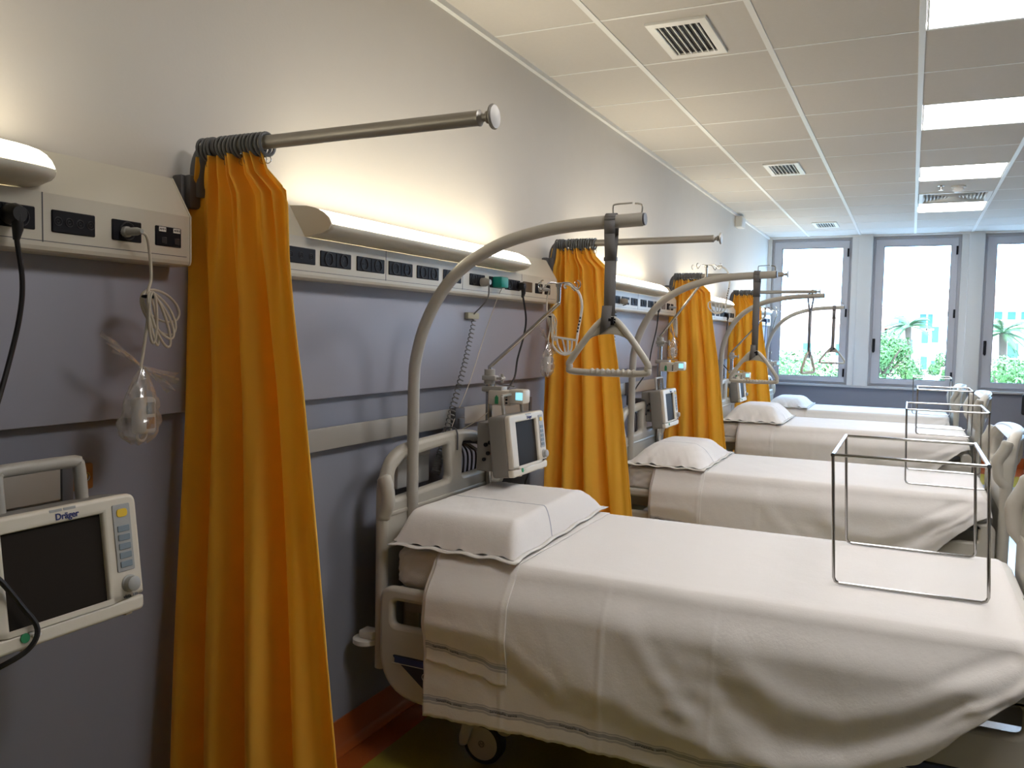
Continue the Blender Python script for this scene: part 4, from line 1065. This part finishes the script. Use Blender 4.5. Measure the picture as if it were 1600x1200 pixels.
def bagged_handset(k, xs, yp, zp, yk, zk, zb, yc_, zc_, sc, label):
    """cable from a duct plug, a coiled bundle with a tie, and a handset in a knotted clear bag"""
    t = thing('bagged_handset', (xs, yk, zb), label, 'handset in plastic bag', 'handsets in knotted clear bags hanging from the duct')
    x = xs
    MB().tube(CR([(.140, yp-.01, zp), (.145, yp+.012, zp-.006), (x, yp+.03, zp-.04), (x, yp+.034, zp-.10), (x, yk+.02, zc_+.055), (x+.004, yk+.016, zc_), (x, yk+.006, zk+.03), (x, yk, zk), (x, yk+.004, zk-.03)], 6), .0034, 8).build('cord', M_cable, t)
    MB().lathe([(.012, 0), (.012, .012), (.009, .014), (.009, .04), (.005, .055)], (.103, yp-.01, zp), 'x', 14).build('plug', M_keys, t)
    ly, lz = yk+.020, zc_+.045                                       # tie point
    for i, (dy, dz, wd, tl) in enumerate([(.085, -.040, .030, .3), (.066, -.075, .030, .9), (.060, -.085, .024, 1.1), (.020, -.100, .012, 1.5), (.050, -.105, .020, 1.2), (.006, -.095, .010, 1.7)]):
        dy *= sc; dz *= sc; L = math.hypot(dy, dz)/2+.01; cy, cz = ly+dy/2, lz+dz/2; a0 = math.atan2(dz, dy); P = []
        for j in range(28):
            a = 2*math.pi*j/28; u = L*math.cos(a); v = wd*sc*math.sin(a)
            P.append((x+.004*i-.008+.004*math.sin(a+i), cy+u*math.cos(a0)-v*math.sin(a0), cz+u*math.sin(a0)+v*math.cos(a0)))
        MB().tube(P, .0030, 8, True).build('cable_loop', M_cable, t)
    MB().tube([(x+.013*math.cos(a), ly+.011*math.sin(a), lz) for a in [2*math.pi*j/14 for j in range(14)]], .004, 6, True).build('cable_tie', M_black, t)
    # handset
    hz0, hz1 = zb+.014, zk-.07*sc
    h = MB(); h.box((x-.012, yk-.022*sc, hz0), (x+.016, yk+.030*sc, hz1), .009, 3); hs = h.build('handset', M_wplast, t)
    MB().box((x+.014, yk+.000, hz0+.045*sc), (x+.0175, yk+.022*sc, hz0+.072*sc), .003).build('key', M_key, hs)
    MB().box((x+.014, yk+.000, hz0+.012*sc), (x+.0175, yk+.022*sc, hz0+.038*sc), .003).build('key', M_orangeplate, hs)
    MB().tube([(x, yk+.012*math.cos(a), hz0-.004+.012*math.sin(a)) for a in [2*math.pi*j/16 for j in range(16)]], .003, 6, True).build('hanging_ring', M_wplast, hs)
    # bag
    def B(u, v):
        z = zk+(zb-.006-zk)*u; a = 2*math.pi*v
        r = lerp([(0, .004), (.12, .016), (.35, .036), (.7, .050), (.9, .046), (1, .02)], u)*sc
        r *= 1+.16*noise(a*2.3, u*9, k)+.10*math.sin(a*7+u*11)
        return (x+r*math.cos(a)*.55, yk-.012*u+.004+r*math.sin(a), z+.004*math.sin(a*3)*u)
    MB().grid(B, 26, 40).build('bag', M_poly, t, smooth=25)
    for sy, sz, L in ((-1, .75, .085), (1, -.55, .095)):
        def Fn(u, v):
            w_ = (v-.5)*.045*u*sc
            return (x+.012*math.sin(v*14+u*5)*u, yk+sy*L*u*sc+w_*-sz, zk+sz*L*u*sc*(1-.15*u)+w_*1.0+.004*math.sin(v*20))
        MB().grid(Fn, 10, 14).build('bag_tail', M_poly, t, smooth=20)
bagged_handset(0, .135, 1.335, 1.642, 1.340, 1.343, 1.176, 1.38, 1.455, 1.0, 'white handset in a knotted clear bag left of the nearest curtain')
bagged_handset(1, .130, 3.635, 1.640, 3.690, 1.395, 1.235, 3.67, 1.47, 1.0, 'white handset in a clear bag beside the second curtain, under the hook crown')
bagged_handset(2, .135, 5.985, 1.640, 6.000, 1.43, 1.275, 6.0, 1.51, 1.15, 'white handset in a clear bag in front of the third curtain')

def hanger(x, y, z, sc, label):
    t = thing('bag_hanger', (x, y, z), label, 'bag hanger', 'white plastic hangers on the drip pole hooks')
    S = lambda p: (x+p[0]*sc, y+p[2]*sc if len(p) > 2 else y, z+p[1]*sc)
    MB().tube(CR([S(p) for p in [(.010, -.012), (.004, -.002), (.012, .006), (.026, .002), (.050, -.012), (.070, -.040), (.078, -.080), (.074, -.120), (.066, -.165), (.060, -.212)]], 6), .0052*sc, 8).build('neck', M_wplast, t)
    MB().tube([S((-.036, -.200)), S((.062, -.212))], .0042*sc, 8).build('cross_bar', M_wplast, t)
    for i, (a, b, d) in enumerate([(-.040, .060, .064), (-.024, .040, .060), (-.002, .022, .064)]):
        P = [S((a, -.203)), S((a+.002, -.203-d*.5, .01*i)), S((a+(b-a)*.3, -.203-d*.93, .012*i)), S((a+(b-a)*.6, -.203-d, .012*i)), S((b-.006, -.208-d*.65, .01*i)), S((b, -.209))]
        MB().tube(CR(P, 6), .0040*sc, 8).build('basket_loop', M_wplast, t)
    for i in range(5):
        MB().box((x+(.0745-.0026*i)*sc-.003, y-.0062*sc, z-(.125+.013*i)*sc-.0035), (x+(.0745-.0026*i)*sc+.003, y-.0045*sc, z-(.125+.013*i)*sc+.0035)).build('scale_mark', M_ink, t)
hanger(.470, 3.03, 1.622, 1.0, 'white plastic hanger with a looped basket in front of the second curtain')
hanger(.565, 5.36, 1.876, 1.1, 'white plastic hanger hanging on the hooks of the second drip pole')
# dark power supply on the floor side behind the nearest pillow
t = thing('power_supply_box', (.21, 3.16, .76), 'dark grey box with cables behind the nearest pillow, under the monitor', 'power supply')
MB().box((.10, 3.20, .72), (.27, 3.36, .885), .012).build('casing', M_darkgrey, t)
MB().tube(CR([(.25, 3.22, .86), (.262, 3.20, .84), (.25, 3.19, .80), (.262, 3.22, .79)], 5), .004, 6).build('cord', M_bcable, t)
MB().box((.0, 3.24, .78), (.11, 3.32, .83), .005).build('bracket', M_darkgrey, t)
cable('thin_cable', [(.19, 3.0, 1.02), (.20, 2.985, 1.06), (.22, 3.0, 1.065), (.235, 3.02, 1.03), (.23, 3.06, .98), (.225, 3.15, .93), (.22, 3.21, .885)], .0028, M_keys, 'short grey cable looping beside the nearest monitor')
def straps(k):
    bed = BEDS[k]; zo = bed['zt']-.715; y = bed['yc']+.03; x = bed['dx']+.128
    t = thing('cable_strap', (x, y, .99+zo), 'thin dark strap tied round the top of the headboard of '+BN2[k], 'strap', 'dark straps tied round the headboards')
    P = [(x-.026, y, 1.0+zo), (x-.022, y, 1.062+zo), (x+.022, y, 1.062+zo), (x+.026, y+.003, 1.0+zo), (x+.024, y+.005, .985+zo)]
    MB().tube(CR(P, 4), .0035, 6).build('strap_band', M_darkgrey, t)
straps(0); straps(1)
def hoses(k):
    bed = BEDS[k]; zo = bed['zt']-.715; y0 = bed['yc']+.12
    t = thing('cable_bundle', (.08, y0+.1, .8), 'bundle of dark cables hanging behind the headboard of '+BN2[k], 'cables', 'dark cable bundles behind the headboards')
    for i in range(6):
        a = y0+.035*i; r = .06+.012*i
        MB().tube(CR([(.075, y0+.02*i, 1.0+zo), (.082, a+.05, .99-.01*i+zo), (.085, a+.09, .93+zo), (.082, a+.08, .84+zo), (.080, a+.02, .78+zo), (.076, a-.02, .70+zo)], 6), .0042, 6).build('cord', M_bcable if i % 2 else M_darkgrey, t)
hoses(0); hoses(1)
for k in (0, 1):
    z0 = BEDS[k]['zt']-.715
    t = thing('wall_document_holder', (.03, 2.52+2.33*k, .86), 'grey flat box on the wall seen through the headboard of '+BN2[k], 'box', 'grey boxes behind the headboards')
    MB().box((.0, 2.53+2.33*k, .86+z0), (.045, 2.75+2.33*k, .985+z0), .006).build('casing', M_keys, t)
    MB().box((.043, 2.535+2.33*k, .965+z0), (.050, 2.745+2.33*k, .982+z0), .002).build('lid', M_rail, t)

# black chair by the window wall at the right edge
t = thing('black_chair', (3.12, 10.72, 0), 'black chair by the window wall at the right edge, only its back showing', 'chair')
MB().box((2.84, 10.84, .63), (3.38, 10.90, .86), .02, 3).build('backrest', M_rubber, t)
MB().box((2.88, 10.42, .43), (3.34, 10.86, .48), .02, 3).build('seat', M_rubber, t)
for sx in (2.90, 3.32):
    MB().cyl((sx, 10.46, 0), (sx, 10.46, .44), .012).build('leg', M_steel, t)
    MB().tube([(sx, 10.84, 0), (sx, 10.84, .50), (sx, 10.87, .80)], .012, 10).build('leg', M_steel, t)

# ------------------------------------------------------------------ outside
GZ = -6.0
o = MB().box((-60, FAR+4, GZ-.2), (70, 160, GZ)).build('ground', M_asph, None); struct(o)
def tree(x, y, top, r, label, seed, m=M_leaf):
    rr = random.Random(seed); h = top-GZ
    t = thing('leafy_tree', (x, y, GZ), label, 'tree', 'trees outside the windows')
    tr = MB(); tr.tube([(x, y, GZ), (x+.1, y, GZ+h*.35), (x, y, top-r)], [.22, .17, .08], 8)
    for i in range(7):
        a = rr.uniform(0, 6.28); tr.tube([(x, y, top-r*1.6), (x+math.cos(a)*r*.7, y+math.sin(a)*r*.7, top-r*rr.uniform(.5, 1.3))], [.07, .02], 5)
    tr.build('trunk', M_bark, t)
    cl = [(Vector((x+rr.gauss(0, .42)*r, y+rr.gauss(0, .35)*r, top-r*.95+rr.uniform(-.8, .55)*r)), r*rr.uniform(.28, .46)) for i in range(26)]
    b = MB()
    for i in range(9000):
        c, cr = cl[i % len(cl)]
        d = Vector((rr.gauss(0, 1), rr.gauss(0, 1), rr.gauss(0, 1))).normalized()
        p = c+d*cr*rr.uniform(.75, 1.03)
        s_ = rr.uniform(.025, .055)+.012*r
        u = d.orthogonal().normalized(); q = Matrix.Rotation(rr.uniform(0, 6.28), 3, d); u = q @ u; v = d.cross(u)
        tilt = Vector((rr.uniform(-.5, .5), rr.uniform(-.5, .5), rr.uniform(-.5, .5)))*s_
        b.bm.faces.new([b._v(p-u*s_-tilt), b._v(p-v*s_*.5), b._v(p+u*s_+tilt), b._v(p+v*s_*.5)])
    b.build('foliage', m, t, smooth=0, fixn=False)
    return t
tree(-1.35, 28, 1.40, 2.0, 'broad leafy tree seen low in the first window', 3)
tree(-.2, 27, .75, 1.6, 'lower rounded tree at the right of the first window', 8)
tree(.85, 30, 1.80, 1.0, 'taller bushy tree at the left of the second window', 5)
tree(.75, 24, .60, .8, 'lower tree in the bottom left corner of the second window', 11)
tree(3.1, 31, 1.15, .62, 'small tree at the lower right of the second window', 13)
tree(4.35, 28, 1.30, 1.4, 'round leafy tree low in the third window', 17)
def palm(x, y, top, r, label, seed):
    rr = random.Random(seed); t = thing('palm_tree', (x, y, GZ), label, 'palm tree', 'palm trees outside the windows')
    MB().tube([(x, y, GZ), (x+.15, y, (GZ+top)/2), (x, y, top)], [.18, .12, .12], 10).build('trunk', M_bark, t)
    for i in range(26):
        a = rr.uniform(0, 6.28); el = rr.uniform(-.3, 1.3); b = MB(); L = r*rr.uniform(.8, 1.1); P = []
        for j in range(9):
            q = j/8; P.append(Vector((x+math.cos(a)*L*q*math.cos(el*(1-q*.5)), y+math.sin(a)*L*q*math.cos(el*(1-q*.5)), top+L*(math.sin(el)*q-.55*q*q))))
        b.tube(P, .02, 4)
        side = Vector((-math.sin(a), math.cos(a), 0))
        for j in range(1, 8):
            for k_ in range(3):
                p = P[j].lerp(P[j+1], k_/3); w_ = L*.22*math.sin(math.pi*(j+k_/3)/9+.25)
                for s_ in (-1, 1):
                    d = (P[j+1]-P[j]).normalized()
                    b.bm.faces.new([b._v(p), b._v(p+d*.05), b._v(p+side*s_*w_+d*w_*.5+Vector((0, 0, -w_*.35)))])
        b.build('frond', M_palm, t, smooth=0, fixn=False)
palm(1.55, 38, 2.0, 1.0, 'palm tree above the bushy tree in the second window', 2)
palm(4.5, 33, 1.75, 1.15, 'palm tree above the round tree in the third window', 4)
def building(x0, x1, y, zt_, rows, label, m, roof=True, name='building'):
    t = thing(name, ((x0+x1)/2, y+4, GZ), label, 'building', 'pale buildings outside the windows')
    MB().box((x0, y, GZ), (x1, y+9, zt_)).build('walls', m, t)
    if roof: MB().box((x0-.4, y-.5, zt_), (x1+.4, y+9.5, zt_+.14)).prism([(y-.45, zt_+.14), (y+4.5, zt_+1.3), (y+9.4, zt_+.14)], 'x', x0-.35, x1+.35).build('tiled_roof', M_roof, t)
    for x, z, w_, h in rows:
        f = MB().box((x-w_/2, y-.06, z), (x+w_/2, y+.02, z+h)).build('window', M_shutter, t)
        MB().box((x-w_/2-.08, y-.12, z-.1), (x+w_/2+.08, y, z)).build('sill', m, f)
building(.6, 3.35, 50, 3.0, [(1.15, 2.0, .25, .75), (2.2, 2.1, .3, .75), (2.55, 2.1, .22, .75), (2.33, 1.3, .32, .62), (2.82, 1.35, .32, .85), (2.33, -.1, .32, .7), (2.82, -.2, .3, .6), (1.6, .9, .3, .6)], 'pale apartment house with narrow shuttered windows in the second window', M_facade)
building(-7, .35, 46, 2.05, [(-1.6, .6, .4, .6), (-3.2, .6, .4, .6), (-.2, .6, .4, .6)], 'long low pale building behind the trees in the first window', M_facade2)
building(3.9, 14, 52, 3.25, [(5.85+.62*i, 2.65, .36, .42) for i in range(9)]+[(6.6+1.6*i, .6, .5, .8) for i in range(4)], 'wide pale building with a row of small top windows in the third window', M_facade2)
t = thing('carport', (2.0, 44, GZ), 'flat white roofed carport below the apartment house in the second window', 'carport')
MB().box((.75, 42, -.42), (3.0, 47, -.30)).build('roof', M_wplast, t)
for i in range(5):
    MB().cyl((.85+.5*i, 42.1, GZ), (.85+.5*i, 42.1, -.42), .045, 8).build('post', M_darkgrey, t)
